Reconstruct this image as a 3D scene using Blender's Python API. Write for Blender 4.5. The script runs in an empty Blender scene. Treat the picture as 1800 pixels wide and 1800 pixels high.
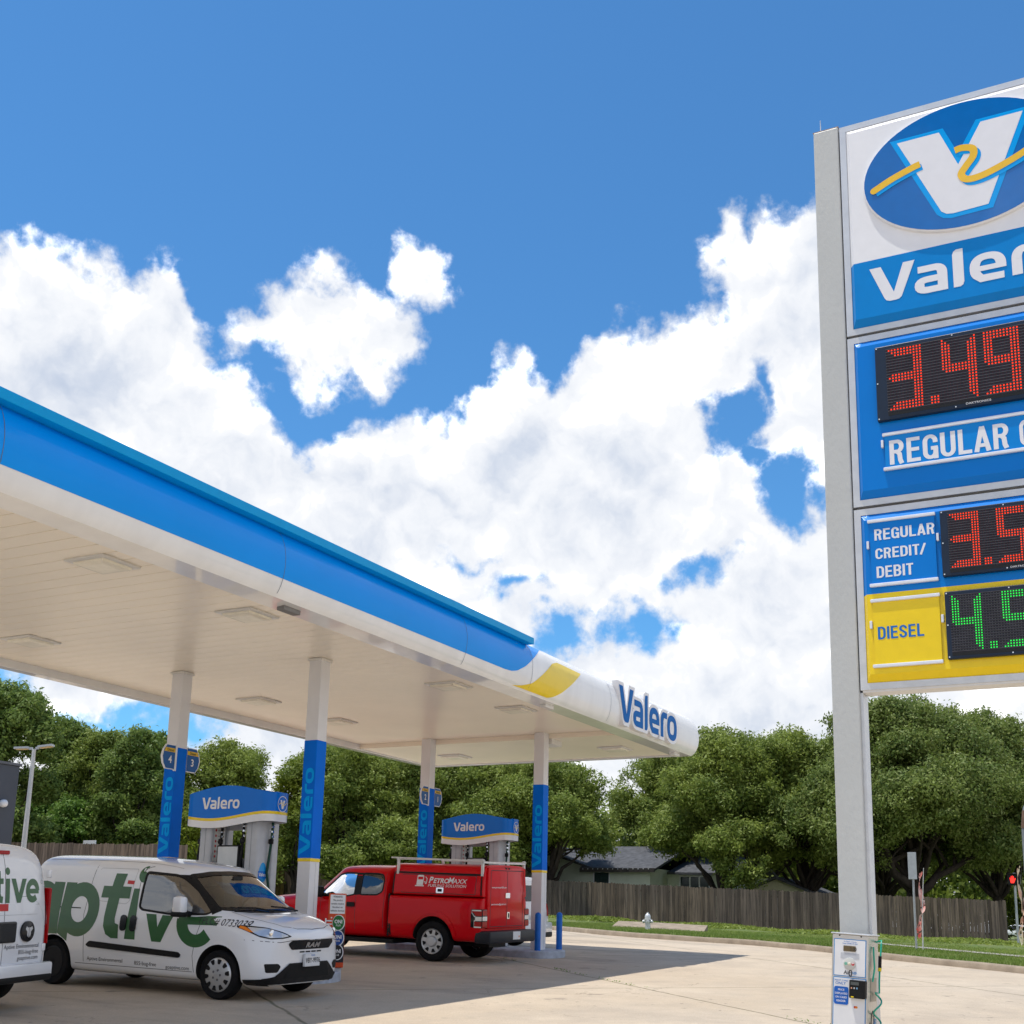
import bpy, bmesh, math, random
import numpy as np
from mathutils import Vector, Matrix, Euler
from mathutils.bvhtree import BVHTree
from mathutils.geometry import tessellate_polygon
R = math.radians
SC = bpy.context.scene
COL = SC.collection
rnd = random.Random(7)

# ------------------------------------------------------------------ camera
CAM_Z = 1.771
cd = bpy.data.cameras.new('camera'); cam = bpy.data.objects.new('camera', cd); COL.objects.link(cam)
cr, cu, cf = Vector((.464988, -.885014, .023141)), Vector((-.201282, -.080228, .976242)), Vector((.862132, .458599, .215443))
cam.matrix_world = Matrix(((cr.x, cu.x, -cf.x, 0), (cr.y, cu.y, -cf.y, 0), (cr.z, cu.z, -cf.z, CAM_Z), (0, 0, 0, 1)))
cd.sensor_width = 36; cd.lens = 36 * 2169.17 / 1800; cd.shift_y = 250 / 1800
cd.clip_start = .1; cd.clip_end = 3000
SC.camera = cam
SC.view_settings.view_transform = 'Standard'; SC.view_settings.look = 'None'
SC.view_settings.exposure = 0.36; SC.view_settings.gamma = 1

# ------------------------------------------------------------------ sun and sky
to_sun = Vector((-.15, .185, 1)).normalized()
sl = bpy.data.lights.new('sun', 'SUN'); sl.energy = 3.45; sl.angle = R(.55); sl.color = (1, .945, .85)
so = bpy.data.objects.new('sun', sl); COL.objects.link(so)
so.rotation_euler = to_sun.to_track_quat('Z', 'Y').to_euler()
W = bpy.data.worlds.new('World'); SC.world = W; W.use_nodes = True
nt = W.node_tree; N = nt.nodes; Lk = nt.links; N.clear()
def nd(t, **k):
    n = N.new(t)
    for a, v in k.items(): setattr(n, a, v)
    return n
def put(sock, v):
    if hasattr(v, 'is_output') or isinstance(v, bpy.types.NodeSocket): Lk.new(v, sock)
    else: sock.default_value = v
def mth(op, a, b=None, c=None, clamp=False):
    n = nd('ShaderNodeMath', operation=op, use_clamp=clamp); put(n.inputs[0], a)
    if b is not None: put(n.inputs[1], b)
    if c is not None: put(n.inputs[2], c)
    return n.outputs[0]
def vmth(op, a, b=None):
    n = nd('ShaderNodeVectorMath', operation=op); put(n.inputs[0], a)
    if b is not None:
        if op == 'SCALE': put(n.inputs['Scale'], b)
        else: put(n.inputs[1], b)
    return n.outputs['Value'] if op in ('LENGTH', 'DOT_PRODUCT') else n.outputs[0]
def noise(v, scale, detail, rough, lac=2.0):
    n = nd('ShaderNodeTexNoise'); put(n.inputs['Vector'], v)
    n.inputs['Scale'].default_value = scale; n.inputs['Detail'].default_value = detail
    n.inputs['Roughness'].default_value = rough; n.inputs['Lacunarity'].default_value = lac
    return n
def sstep(v, a, b):
    n = nd('ShaderNodeMapRange', interpolation_type='SMOOTHSTEP'); put(n.inputs[0], v)
    n.inputs[1].default_value = a; n.inputs[2].default_value = b
    return n.outputs[0]
def mixc(f, a, b):
    n = nd('ShaderNodeMix', data_type='RGBA'); put(n.inputs[0], f); put(n.inputs[6], a); put(n.inputs[7], b)
    return n.outputs[2]
sky = nd('ShaderNodeTexSky', sky_type='NISHITA', sun_disc=False)
sky.sun_elevation = math.asin(to_sun.z); sky.sun_rotation = math.atan2(to_sun.x, to_sun.y)
sky.air_density = 1.0; sky.dust_density = .35; sky.ozone_density = 2.2; sky.altitude = 200
SKY_STRENGTH = .095
tc = nd('ShaderNodeTexCoord'); dirv = vmth('NORMALIZE', tc.outputs['Generated'])
TOP = [(56.46, 27.1), (53.08, 28.52), (51.6, 28.6), (50.03, 28.27), (48.46, 28.05), (47.47, 27.33), (46.66, 28.35), (45.38, 28.79), (44.6, 27.77), (43.93, 26.43), (42.3, 24.8), (40.28, 23.29), (38.55, 21.94), (37.51, 20.75), (36.9, 21.95), (35.58, 22.93), (34.21, 23.35), (32.67, 23.44), (31.52, 22.91), (30.29, 24.1), (29.78, 25.5), (28.38, 26.47), (27.21, 25.69), (25.91, 24.45), (24.94, 26.08), (23.38, 27.38), (21.82, 27.21), (20.4, 27.61), (19.12, 28.04), (17.02, 27.81), (15.89, 28.82), (14.76, 29.45), (13.39, 29.33), (8.79, 29.99), (3.66, 30.11)]
ADD = [(15.9, 28.6, 2.6, 3.0), (13.2, 29.6, 2.6, 2.4), (37.61, 26.4, 3.79, 2.3), (40.21, 25.9, 1.92, 1.21), (33.2, 28.56, 1.49, 1.44), (38.18, 28.54, 1.26, .83), (14.73, 30.39, 2.06, 1.73), (17.23, 31.27, 1.13, 1.27), (16.2, 27.4, 2.46, 1.44), (35.75, 25.81, 1.97, 1.47)]
SUB = [(16.2, 20.9, 1.2, 1.0), (17.41, 22.26, 1.62, 1.88), (14.52, 19.59, 1.57, 1.51), (19.11, 16.28, 1.34, .78), (21.95, 13.96, 1.74, 1.1), (28.09, 15.61, 1.23, .53), (30.33, 16.99, .69, .37), (25.32, 13.55, 1.62, 1.05), (46.06, 8.8, 2.95, .85), (43.5, 8.2, 2.5, .9), (36.22, 24.27, 1.39, .5), (37.01, 10.26, 1.58, .52), (16.28, 23.96, .68, 1.48), (51.0, 9.9, 1.2, .73)]
ADD2 = [(14.79, 23.87, 1.07, 2.69), (18.63, 12.24, 3.65, 1.56), (40.18, 7.24, 1.53, 1.54), (47.79, 9.75, 2.35, .5), (21.81, 10.68, 2.12, 1.31), (16.58, 9.88, 3.06, 1.55)]
def cloud_field(v, octaves):
    """signed cloudiness in degrees at a direction: cumulus bank by azimuth, plus separate clouds, minus gaps"""
    sp = nd('ShaderNodeSeparateXYZ'); put(sp.inputs[0], v)
    az = mth('MULTIPLY', mth('ARCTAN2', sp.outputs[1], sp.outputs[0]), 180 / math.pi)
    el = mth('MULTIPLY', mth('ARCSINE', sp.outputs[2]), 180 / math.pi)
    fc = nd('ShaderNodeFloatCurve'); cm = fc.mapping; cv = cm.curves[0]
    pts = [((a + 180) / 360, e / 60) for a, e in reversed(TOP)]
    r2 = random.Random(3)
    others = [(-180 + 12 * i, 34 + r2.uniform(-13, 13)) for i in range(15)] + [(70 + 12 * i, 32 + r2.uniform(-12, 13)) for i in range(9)] + [(180, 32)]
    pts = sorted(pts + [((a + 180) / 360, max(e, 2) / 60) for a, e in others])
    cv.points[0].location = pts[0]; cv.points[1].location = pts[-1]
    for p in pts[1:-1]: cv.points.new(*p)
    for p in cv.points: p.handle_type = 'AUTO_CLAMPED' if False else 'VECTOR'
    cm.update()
    put(fc.inputs['Value'], mth('MULTIPLY_ADD', az, 1 / 360, .5))
    d = mth('MULTIPLY_ADD', fc.outputs[0], 60, mth('MULTIPLY', el, -1))
    cb = nd('ShaderNodeCombineXYZ'); put(cb.inputs[0], az); put(cb.inputs[1], el)
    def ell(e):
        q = vmth('MULTIPLY', vmth('SUBTRACT', cb.outputs[0], (e[0], e[1], 0)), (1 / e[2], 1 / e[3], 0))
        return mth('MULTIPLY', mth('SUBTRACT', 1.0, vmth('LENGTH', q)), min(e[2], e[3]) * 1.15)
    for e in ADD: d = mth('MAXIMUM', d, ell(e))
    for e in SUB: d = mth('MINIMUM', d, mth('MULTIPLY_ADD', ell(e), -1.15, .35))
    for e in ADD2: d = mth('MAXIMUM', d, ell(e))
    return d, el
# billowy displacement of the lookup direction gives the cauliflower edges
n0 = noise(dirv, 9.0, 3.0, .5); n1 = noise(dirv, 26.0, 7.0, .52)
off = vmth('ADD', vmth('SCALE', vmth('SUBTRACT', n0.outputs['Color'], (.5, .5, .5)), .060), vmth('SCALE', vmth('SUBTRACT', n1.outputs['Color'], (.5, .5, .5)), .058))
wd = vmth('NORMALIZE', vmth('ADD', dirv, off))
dens, elev = cloud_field(wd, 8)
fine = noise(dirv, 60.0, 8.0, .6).outputs['Fac']
dens2 = mth('MULTIPLY_ADD', mth('SUBTRACT', fine, .5), 2.2, dens)
alpha = mth('POWER', sstep(dens2, -.45, .80), 1.15)
# relief: brighter where the billow faces up to the sun, greyer in the bases
up = vmth('NORMALIZE', vmth('ADD', dirv, (-.004, .005, .03)))
b0 = noise(vmth('ADD', dirv, vmth('SCALE', off, .8)), 6.0, 5.0, .5).outputs['Fac']
b1 = noise(vmth('ADD', up, vmth('SCALE', off, .8)), 6.0, 5.0, .5).outputs['Fac']
c0 = noise(vmth('ADD', dirv, vmth('SCALE', off, .6)), 13.0, 6.0, .55).outputs['Fac']; c1_ = noise(vmth('ADD', vmth('NORMALIZE', vmth('ADD', dirv, (-.002, .003, .016))), vmth('SCALE', off, .6)), 13.0, 6.0, .55).outputs['Fac']
rel = mth('ADD', mth('SUBTRACT', b0, b1), mth('MULTIPLY', mth('SUBTRACT', c0, c1_), .55))
big = noise(dirv, 6.0, 3.0, .5).outputs['Fac']
thick = sstep(dens, .5, 9.0)
sh = mth('MULTIPLY_ADD', rel, 1.9, .91)
sh = mth('SUBTRACT', sh, mth('MULTIPLY', thick, mth('MULTIPLY_ADD', big, 1.0, -.26)))
sh = mth('MINIMUM', mth('MAXIMUM', sh, .30), 1.08)
ccol = mixc(sstep(sh, .34, .98), (.44, .50, .61, 1), (.77, .78, .80, 1))
ccol = vmth('ADD', ccol, vmth('SCALE', (1.0, .98, .93), mth('MULTIPLY', sstep(sh, .90, 1.08), .75)))
skyc = vmth('SCALE', sky.outputs[0], SKY_STRENGTH)
skyc = vmth('MULTIPLY', skyc, (.56, 1.10, 1.42))
hz = sstep(elev, 26.0, 0.0)
final = mixc(mth('MULTIPLY', alpha, .985), skyc, ccol)
bg = nd('ShaderNodeBackground'); put(bg.inputs['Color'], final); bg.inputs['Strength'].default_value = 1.0
wo = nd('ShaderNodeOutputWorld'); Lk.new(bg.outputs[0], wo.inputs[0])

# ------------------------------------------------------------------ materials
def mat(name, col, rough=.5, metal=0., coat=0., var=.06, vscale=8., bump=0., bscale=60., spec=.3, emit=None, estr=0., trans=0., stretch=None, col2=None):
    m = bpy.data.materials.new(name); m.use_nodes = True
    t = m.node_tree; n = t.nodes; l = t.links; p = n['Principled BSDF']
    p.inputs['Roughness'].default_value = rough; p.inputs['Metallic'].default_value = metal
    p.inputs['Coat Weight'].default_value = coat; p.inputs['Coat Roughness'].default_value = .04
    p.inputs['Specular IOR Level'].default_value = spec; p.inputs['Transmission Weight'].default_value = trans
    c = tuple(col) + (1,)
    tcn = n.new('ShaderNodeTexCoord'); vec = tcn.outputs['Object']
    if stretch:
        mp = n.new('ShaderNodeMapping'); mp.inputs['Scale'].default_value = stretch; l.new(vec, mp.inputs[0]); vec = mp.outputs[0]
    nz = n.new('ShaderNodeTexNoise'); nz.inputs['Scale'].default_value = vscale; nz.inputs['Detail'].default_value = 6; l.new(vec, nz.inputs['Vector'])
    mx = n.new('ShaderNodeMix'); mx.data_type = 'RGBA'
    cr_ = n.new('ShaderNodeMapRange'); cr_.inputs[1].default_value = .3; cr_.inputs[2].default_value = .7; l.new(nz.outputs[0], cr_.inputs[0])
    l.new(cr_.outputs[0], mx.inputs[0])
    a = tuple(x * (1 - var) for x in col) + (1,); b = (tuple(min(1, x * (1 + var)) for x in col) + (1,)) if col2 is None else tuple(col2) + (1,)
    if col2 is not None: a = c
    mx.inputs[6].default_value = a; mx.inputs[7].default_value = b
    l.new(mx.outputs[2], p.inputs['Base Color'])
    if bump:
        nb = n.new('ShaderNodeTexNoise'); nb.inputs['Scale'].default_value = bscale; nb.inputs['Detail'].default_value = 4; l.new(vec, nb.inputs['Vector'])
        bp = n.new('ShaderNodeBump'); bp.inputs['Strength'].default_value = bump; bp.inputs['Distance'].default_value = .01
        l.new(nb.outputs[0], bp.inputs['Height']); l.new(bp.outputs[0], p.inputs['Normal'])
    if emit:
        p.inputs['Emission Color'].default_value = tuple(emit) + (1,); p.inputs['Emission Strength'].default_value = estr
    return m
def glass(name, tint, rough=.02, op=.5):
    m = bpy.data.materials.new(name); m.use_nodes = True
    t = m.node_tree; n = t.nodes; l = t.links; n.clear()
    o = n.new('ShaderNodeOutputMaterial'); tr = n.new('ShaderNodeBsdfTransparent'); gl = n.new('ShaderNodeBsdfGlossy')
    gl.inputs['Roughness'].default_value = rough; gl.inputs['Color'].default_value = (1, 1, 1, 1)
    nz = n.new('ShaderNodeTexNoise'); nz.inputs['Scale'].default_value = 3
    mx0 = n.new('ShaderNodeMix'); mx0.data_type = 'RGBA'; mx0.inputs[6].default_value = tuple(tint) + (1,); mx0.inputs[7].default_value = tuple(x * .93 for x in tint) + (1,)
    l.new(nz.outputs[0], mx0.inputs[0]); l.new(mx0.outputs[2], tr.inputs['Color'])
    fr = n.new('ShaderNodeFresnel'); fr.inputs['IOR'].default_value = 1.5
    mx = n.new('ShaderNodeMixShader'); l.new(fr.outputs[0], mx.inputs[0]); l.new(tr.outputs[0], mx.inputs[1]); l.new(gl.outputs[0], mx.inputs[2])
    ma = n.new('ShaderNodeMath'); ma.operation = 'MULTIPLY_ADD'; l.new(fr.outputs[0], ma.inputs[0]); ma.inputs[1].default_value = op; ma.inputs[2].default_value = .03; ma.use_clamp = True
    l.new(ma.outputs[0], mx.inputs[0])
    l.new(mx.outputs[0], o.inputs[0])
    return m
WHITE = mat('white_enamel', (.80, .81, .83), .3, coat=.3, var=.025, vscale=2)
BLUE = mat('brand_blue', (.0, .165, .68), .32, coat=.2, var=.03, vscale=3, spec=.15)
BLUE_MATTE = mat('column_blue', (.0, .15, .72), .5, var=.05, vscale=4, spec=.08)
BLUE_LIGHT = mat('light_blue', (.012, .34, .80), .35, var=.03)
YELLOW = mat('brand_yellow', (.86, .62, .005), .3, coat=.3, var=.03)
GREY_METAL = mat('grey_painted_metal', (.47, .49, .50), .42, var=.05, vscale=5, bump=.25, bscale=40)
ALU = mat('aluminium_frame', (.60, .61, .62), .38, metal=.55, var=.06)
BLACK = mat('black_plastic', (.009, .009, .01), .5, var=.2, vscale=30, spec=.2)
BLACKG = mat('gloss_black', (.012, .013, .015), .15, var=.1)
DARK = mat('dark_interior', (.022, .021, .02), .7, var=.2)
CHROME = mat('chrome', (.78, .79, .8), .12, metal=1., var=.03)
RUBBER = mat('tyre_rubber', (.010, .010, .011), .8, spec=.15, var=.25, vscale=20, bump=.3, bscale=90)
TEXT_W = mat('white_lettering', (.80, .80, .81), .4, var=.02)
TEXT_B = mat('blue_lettering', (.008, .15, .50), .4, var=.03)
TEXT_K = mat('dark_lettering', (.03, .03, .035), .5, var=.1)
TEXT_G = mat('green_lettering', (.03, .115, .035), .35, coat=.4, var=.06)
TEXT_R = mat('red_lettering', (.55, .03, .03), .4, var=.05)

# ------------------------------------------------------------------ mesh helpers
GX, GY = .034, .024
def gz(x, y):
    return GX * max(-25, min(x, 36)) + GY * max(-25, min(y, 45))
class MB:
    def __init__(s): s.v = []; s.f = []; s.mi = []; s.cur = 0
    def add(s, vs, fs):
        b = len(s.v); s.v += [tuple(v) for v in vs]
        for f in fs: s.f.append(tuple(i + b for i in f)); s.mi.append(s.cur)
        return s
    def box(s, x0, x1, y0, y1, z0, z1, M=None):
        vs = [Vector((x, y, z)) for z in (z0, z1) for y in (y0, y1) for x in (x0, x1)]
        if M is not None: vs = [M @ v for v in vs]
        return s.add(vs, [(0, 2, 3, 1), (4, 5, 7, 6), (0, 1, 5, 4), (2, 6, 7, 3), (0, 4, 6, 2), (1, 3, 7, 5)])
    def bbox(s, x0, x1, y0, y1, z0, z1, b=.01):
        """box with chamfered edges"""
        bm = bmesh.new(); bmesh.ops.create_cube(bm, size=1)
        for v in bm.verts: v.co = Vector(((x0 + x1) / 2 + v.co.x * (x1 - x0), (y0 + y1) / 2 + v.co.y * (y1 - y0), (z0 + z1) / 2 + v.co.z * (z1 - z0)))
        bmesh.ops.bevel(bm, geom=bm.edges[:], offset=b, segments=2, affect='EDGES', profile=.5)
        s.bm(bm); bm.free(); return s
    def bm(s, bm):
        bm.verts.ensure_lookup_table()
        for i, v in enumerate(bm.verts): v.index = i
        return s.add([v.co[:] for v in bm.verts], [[v.index for v in f.verts] for f in bm.faces])
    def tube(s, path, r, n=10, caps=True):
        path = [Vector(p) for p in path]; rs = r if isinstance(r, (list, tuple)) else [r] * len(path)
        rings = []; up = None
        for i, p in enumerate(path):
            t = (path[min(i + 1, len(path) - 1)] - path[max(i - 1, 0)]).normalized()
            if up is None: up = Vector((0, 0, 1)) if abs(t.z) < .9 else Vector((1, 0, 0))
            a = t.cross(up)
            if a.length < 1e-5: a = t.cross(Vector((0, 1, 0)))
            a.normalize(); b = a.cross(t); up = b
            rings.append([p + rs[i] * (math.cos(k * 2 * math.pi / n) * a + math.sin(k * 2 * math.pi / n) * b) for k in range(n)])
        vs = [v for q in rings for v in q]
        fs = [(i * n + k, i * n + (k + 1) % n, (i + 1) * n + (k + 1) % n, (i + 1) * n + k) for i in range(len(path) - 1) for k in range(n)]
        if caps: fs += [tuple(range(n))[::-1], tuple(range((len(path) - 1) * n, len(path) * n))]
        return s.add(vs, fs)
    def lathe(s, prof, n=24, M=None, caps=True):
        """profile of (radius, z) about local z"""
        vs = []
        for r, z in prof:
            for k in range(n):
                a = 2 * math.pi * k / n; v = Vector((r * math.cos(a), r * math.sin(a), z)); vs.append(M @ v if M is not None else v)
        fs = [(i * n + k, i * n + (k + 1) % n, (i + 1) * n + (k + 1) % n, (i + 1) * n + k) for i in range(len(prof) - 1) for k in range(n)]
        if caps: fs += [tuple(range(n))[::-1], tuple(range((len(prof) - 1) * n, len(prof) * n))]
        return s.add(vs, fs)
    def prism(s, poly, d0, d1, mapf):
        """2D polygon between depths d0,d1; mapf(u,v,d)->3D"""
        n = len(poly); vs = [mapf(u, v, d0) for u, v in poly] + [mapf(u, v, d1) for u, v in poly]
        tri = tessellate_polygon([[Vector((u, v, 0)) for u, v in poly]])
        fs = [tuple(t) for t in tri] + [tuple(i + n for i in t)[::-1] for t in tri]
        fs += [(i, (i + 1) % n, (i + 1) % n + n, i + n) for i in range(n)]
        return s.add(vs, fs)
    def build(s, name, m, parent=None, smooth=False, loc=None, fix=True, angle=40):
        me = bpy.data.meshes.new(name); me.from_pydata([tuple(v) for v in s.v], [], s.f)
        ms = m if isinstance(m, (list, tuple)) else [m]
        for q in ms: me.materials.append(q)
        if len(ms) > 1: me.polygons.foreach_set('material_index', s.mi)
        if fix:
            bm = bmesh.new(); bm.from_mesh(me); bmesh.ops.recalc_face_normals(bm, faces=bm.faces[:]); bm.to_mesh(me); bm.free()
        if smooth:
            me.polygons.foreach_set('use_smooth', [True] * len(me.polygons)); me.set_sharp_from_angle(angle=R(angle))
        me.update()
        o = bpy.data.objects.new(name, me); COL.objects.link(o)
        if parent: o.parent = parent
        if loc: o.location = loc
        return o
def tag(o, label=None, cat=None, group=None, kind=None):
    if label: o['label'] = label
    if cat: o['category'] = cat
    if group: o['group'] = group
    if kind: o['kind'] = kind
    return o
def thing(name, label, cat, loc=(0, 0, 0), rz=0., group=None):
    o = bpy.data.objects.new(name, None); COL.objects.link(o); o.empty_display_size = .2
    o.location = loc; o.rotation_euler = (0, 0, rz)
    return tag(o, label, cat, group)
def on_slope(o, x, y, heading, dz=0.):
    up = Vector((-GX, -GY, 1)).normalized(); fw = Vector((math.cos(heading), math.sin(heading), 0)); fw = (fw - up * fw.dot(up)).normalized()
    lf = up.cross(fw); M = Matrix((fw, lf, up)).transposed()
    o.location = (x, y, gz(x, y) + dz); o.rotation_euler = M.to_euler()
def copy_tree(o, parent=None):
    c = o.copy(); COL.objects.link(c); c.parent = parent
    for ch in [q for q in bpy.data.objects if q.parent == o]: copy_tree(ch, c)
    return c

# ------------------------------------------------------------------ flat lettering (2D outlines that get laid on real surfaces)
class Flat:
    """list of (2D verts, faces, layer); layers sit a hair apart so overlapping strokes never share a plane"""
    def __init__(s): s.p = []
    def add(s, vs, fs, layer=0): s.p.append(([tuple(v[:2]) for v in vs], [tuple(f) for f in fs], layer)); return s
    def poly(s, pts, layer=0): return s.add(pts, tessellate_polygon([[Vector((u, v, 0)) for u, v in pts]]), layer)
    def stroke(s, pts, wx, wy=None, layer=0, closed=False):
        """ribbon along pts; wx = thickness of vertical stems, wy = of horizontal bars"""
        wy = wy or wx; n = len(pts); P = [Vector(p) for p in pts]; L = []
        for i in range(n):
            a = P[(i - 1) % n] if closed or i > 0 else P[i]; b = P[(i + 1) % n] if closed or i < n - 1 else P[i]
            d1 = (P[i] - a); d2 = (b - P[i]); d = (d1.normalized() if d1.length > 1e-9 else Vector((0, 0))) + (d2.normalized() if d2.length > 1e-9 else Vector((0, 0))); d.normalize()
            nn = Vector((-d.y, d.x)); w = math.hypot(wx * nn.x, wy * nn.y) / 2
            c = max(.5, nn.dot(Vector((-d2.y, d2.x)).normalized())) if d2.length > 1e-9 and d1.length > 1e-9 else 1
            L.append((P[i] + nn * w / c, P[i] - nn * w / c))
        vs = [q for pr in L for q in pr]; m = n if closed else n - 1
        return s.add(vs, [(2 * i, 2 * i + 1, 2 * ((i + 1) % n) + 1, 2 * ((i + 1) % n)) for i in range(m)], layer)
    def bounds(s):
        xs = [v[0] for p in s.p for v in p[0]]; ys = [v[1] for p in s.p for v in p[0]]
        return min(xs), max(xs), min(ys), max(ys)
    def xf(s, sx=1, sy=1, ox=0, oy=0, shear=0, rot=0):
        c, q = math.cos(rot), math.sin(rot); o = Flat()
        for vs, fs, l in s.p:
            o.p.append(([(c * (x * sx + y * sy * shear) - q * y * sy + ox, q * (x * sx + y * sy * shear) + c * y * sy + oy) for x, y in vs], fs, l))
        return o
    def fit(s, x0, x1, y0, y1):
        a, b, c, d = s.bounds(); sx = (x1 - x0) / (b - a); sy = (y1 - y0) / (d - c)
        return s.xf(sx, sy, x0 - a * sx, y0 - c * sy)
    def join(s, o, dl=0):
        s.p += [(v, f, l + dl) for v, f, l in o.p]; return s
    def cut(s, step, axis=1):
        """slice the faces into bands so that they follow a curved surface"""
        o = Flat()
        for vs, fs, l in s.p:
            bm = bmesh.new(); bv = [bm.verts.new((x, y, 0)) for x, y in vs]
            for f in fs:
                if len(set(f)) == len(f):
                    try: bm.faces.new([bv[i] for i in f])
                    except ValueError: pass
            for ax in ((axis,) if axis < 2 else (0, 1)):
                lo = min(v[ax] for v in vs); hi = max(v[ax] for v in vs); k = math.floor(lo / step) + 1
                while k * step < hi:
                    co = [0, 0, 0]; co[ax] = k * step; no = [0, 0, 0]; no[ax] = 1
                    bmesh.ops.bisect_plane(bm, geom=bm.verts[:] + bm.edges[:] + bm.faces[:], plane_co=co, plane_no=no); k += 1
            for i, v in enumerate(bm.verts): v.index = i
            o.add([v.co[:2] for v in bm.verts], [[v.index for v in f.verts] for f in bm.faces], l); bm.free()
        return o
    def lay(s, name, m, mapf, parent=None, eps=.002, step=.0004, thick=0., smooth=False):
        """mapf(u, v, d) -> 3D point d metres above the surface"""
        b = MB()
        for vs, fs, l in s.p:
            d = eps + l * step
            pts = [mapf(u, v, d) for u, v in vs]
            if any(p is None for p in pts):
                ok = [p is not None for p in pts]; fs = [f for f in fs if all(ok[i] for i in f)]; pts = [p or (0, 0, 0) for p in pts]
            b.add(pts, fs)
            if thick:
                ed = {}
                for f in fs:
                    for i in range(len(f)):
                        k = tuple(sorted((f[i], f[(i + 1) % len(f)]))); ed[k] = ed.get(k, 0) + 1
                lo = [mapf(u, v, d - thick) for u, v in vs]; n0 = len(b.v); b.v += [tuple(p) for p in pts] + [tuple(p) for p in lo]; q = len(pts)
                for (i, j), c in ed.items():
                    if c == 1: b.f.append((n0 + i, n0 + j, n0 + j + q, n0 + i + q)); b.mi.append(0)
        return b.build(name, m, parent, fix=bool(thick), smooth=smooth)
_tc = {}
def text(s, h=1., bold=0., xs=1., align='L', gap=1.):
    """Flat of a line of text, cap height h"""
    key = (s, bold, gap)
    if key not in _tc:
        c = bpy.data.curves.new('t', 'FONT'); c.body = s; c.offset = bold; c.space_character = gap; c.resolution_u = 3
        c.fill_mode = 'FRONT'
        o = bpy.data.objects.new('t', c); COL.objects.link(o); bpy.context.view_layer.update()
        me = bpy.data.meshes.new_from_object(o.evaluated_get(bpy.context.evaluated_depsgraph_get()))
        _tc[key] = ([v.co[:2] for v in me.vertices], [tuple(p.vertices) for p in me.polygons])
        bpy.data.objects.remove(o); bpy.data.curves.remove(c); bpy.data.meshes.remove(me)
    vs, fs = _tc[key]; k = h / .729
    f = Flat().add(vs, fs).xf(k * xs, k)
    if align != 'L':
        a, b, _, _ = f.bounds(); f = f.xf(ox=-(a + b) / 2 if align == 'C' else -b)
    return f
def arc(cx, cy, rx, ry, a0, a1, n=14, p=2.):
    o = []
    for i in range(n + 1):
        a = R(a0 + (a1 - a0) * i / n); c, s = math.cos(a), math.sin(a)
        o.append((cx + rx * math.copysign(abs(c) ** (2 / p), c), cy + ry * math.copysign(abs(s) ** (2 / p), s)))
    return o
def wordmark():
    """the wide rounded brand lettering, x-height 1"""
    f = Flat(); wx, wy = .30, .235
    f.poly([(0, 1.30), (.36, 1.30), (.74, .30), (1.06, 1.30), (1.42, 1.30), (.98, .10), (.90, .02), (.80, 0), (.60, 0), (.50, .04), (.44, .13)], 0)
    ox = 1.40                                                                     # a
    f.stroke([(ox + .10, 1 - wy / 2)] + [(ox + .45, 1 - wy / 2)] + arc(ox + .58, .60, .26, .2825, 90, 0, 8, 2.6) + [(ox + .84, 0)], wx, wy, 1)
    f.stroke([(ox + .84, .49), (ox + .45, .49)] + arc(ox + .38, .3, .245, .19, 90, 270, 10, 2.4) + [(ox + .5, .112), (ox + .84, .112)], wx, wy * .95, 2)
    ox = 2.56                                                                     # l
    f.poly([(ox, 0), (ox + .20, 0), (ox + .28, .05), (ox + .32, .16), (ox + .32, 1.34), (ox + .12, 1.34), (ox + .04, 1.28), (ox, 1.17)], 0)
    ox = 3.06                                                                     # e
    cx, cy, rx, ry = ox + .53, .5, .385, .385
    f.stroke(arc(cx, cy, rx, ry, 0, 215, 20, 2.5) + [(cx - .20, .118), (cx + .46, .118)], wx, wy, 1)
    f.stroke([(cx - .36, .47), (cx + .52, .47)], .2, .18, 2)
    f.stroke([(cx + rx, .52), (cx + rx, .38)], wx, wy, 3)
    ox = 4.28                                                                     # r
    f.stroke([(ox + .15, 0), (ox + .15, .55)] + arc(ox + .40, .55, .25, .335, 180, 90, 8, 2.4) + [(ox + .72, .885)], wx, wy, 1)
    ox = 5.02                                                                     # o
    f.stroke(arc(ox + .55, .5, .40, .385, 0, 360, 28, 2.5)[:-1], wx, wy, 1, closed=True)
    return f
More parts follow.
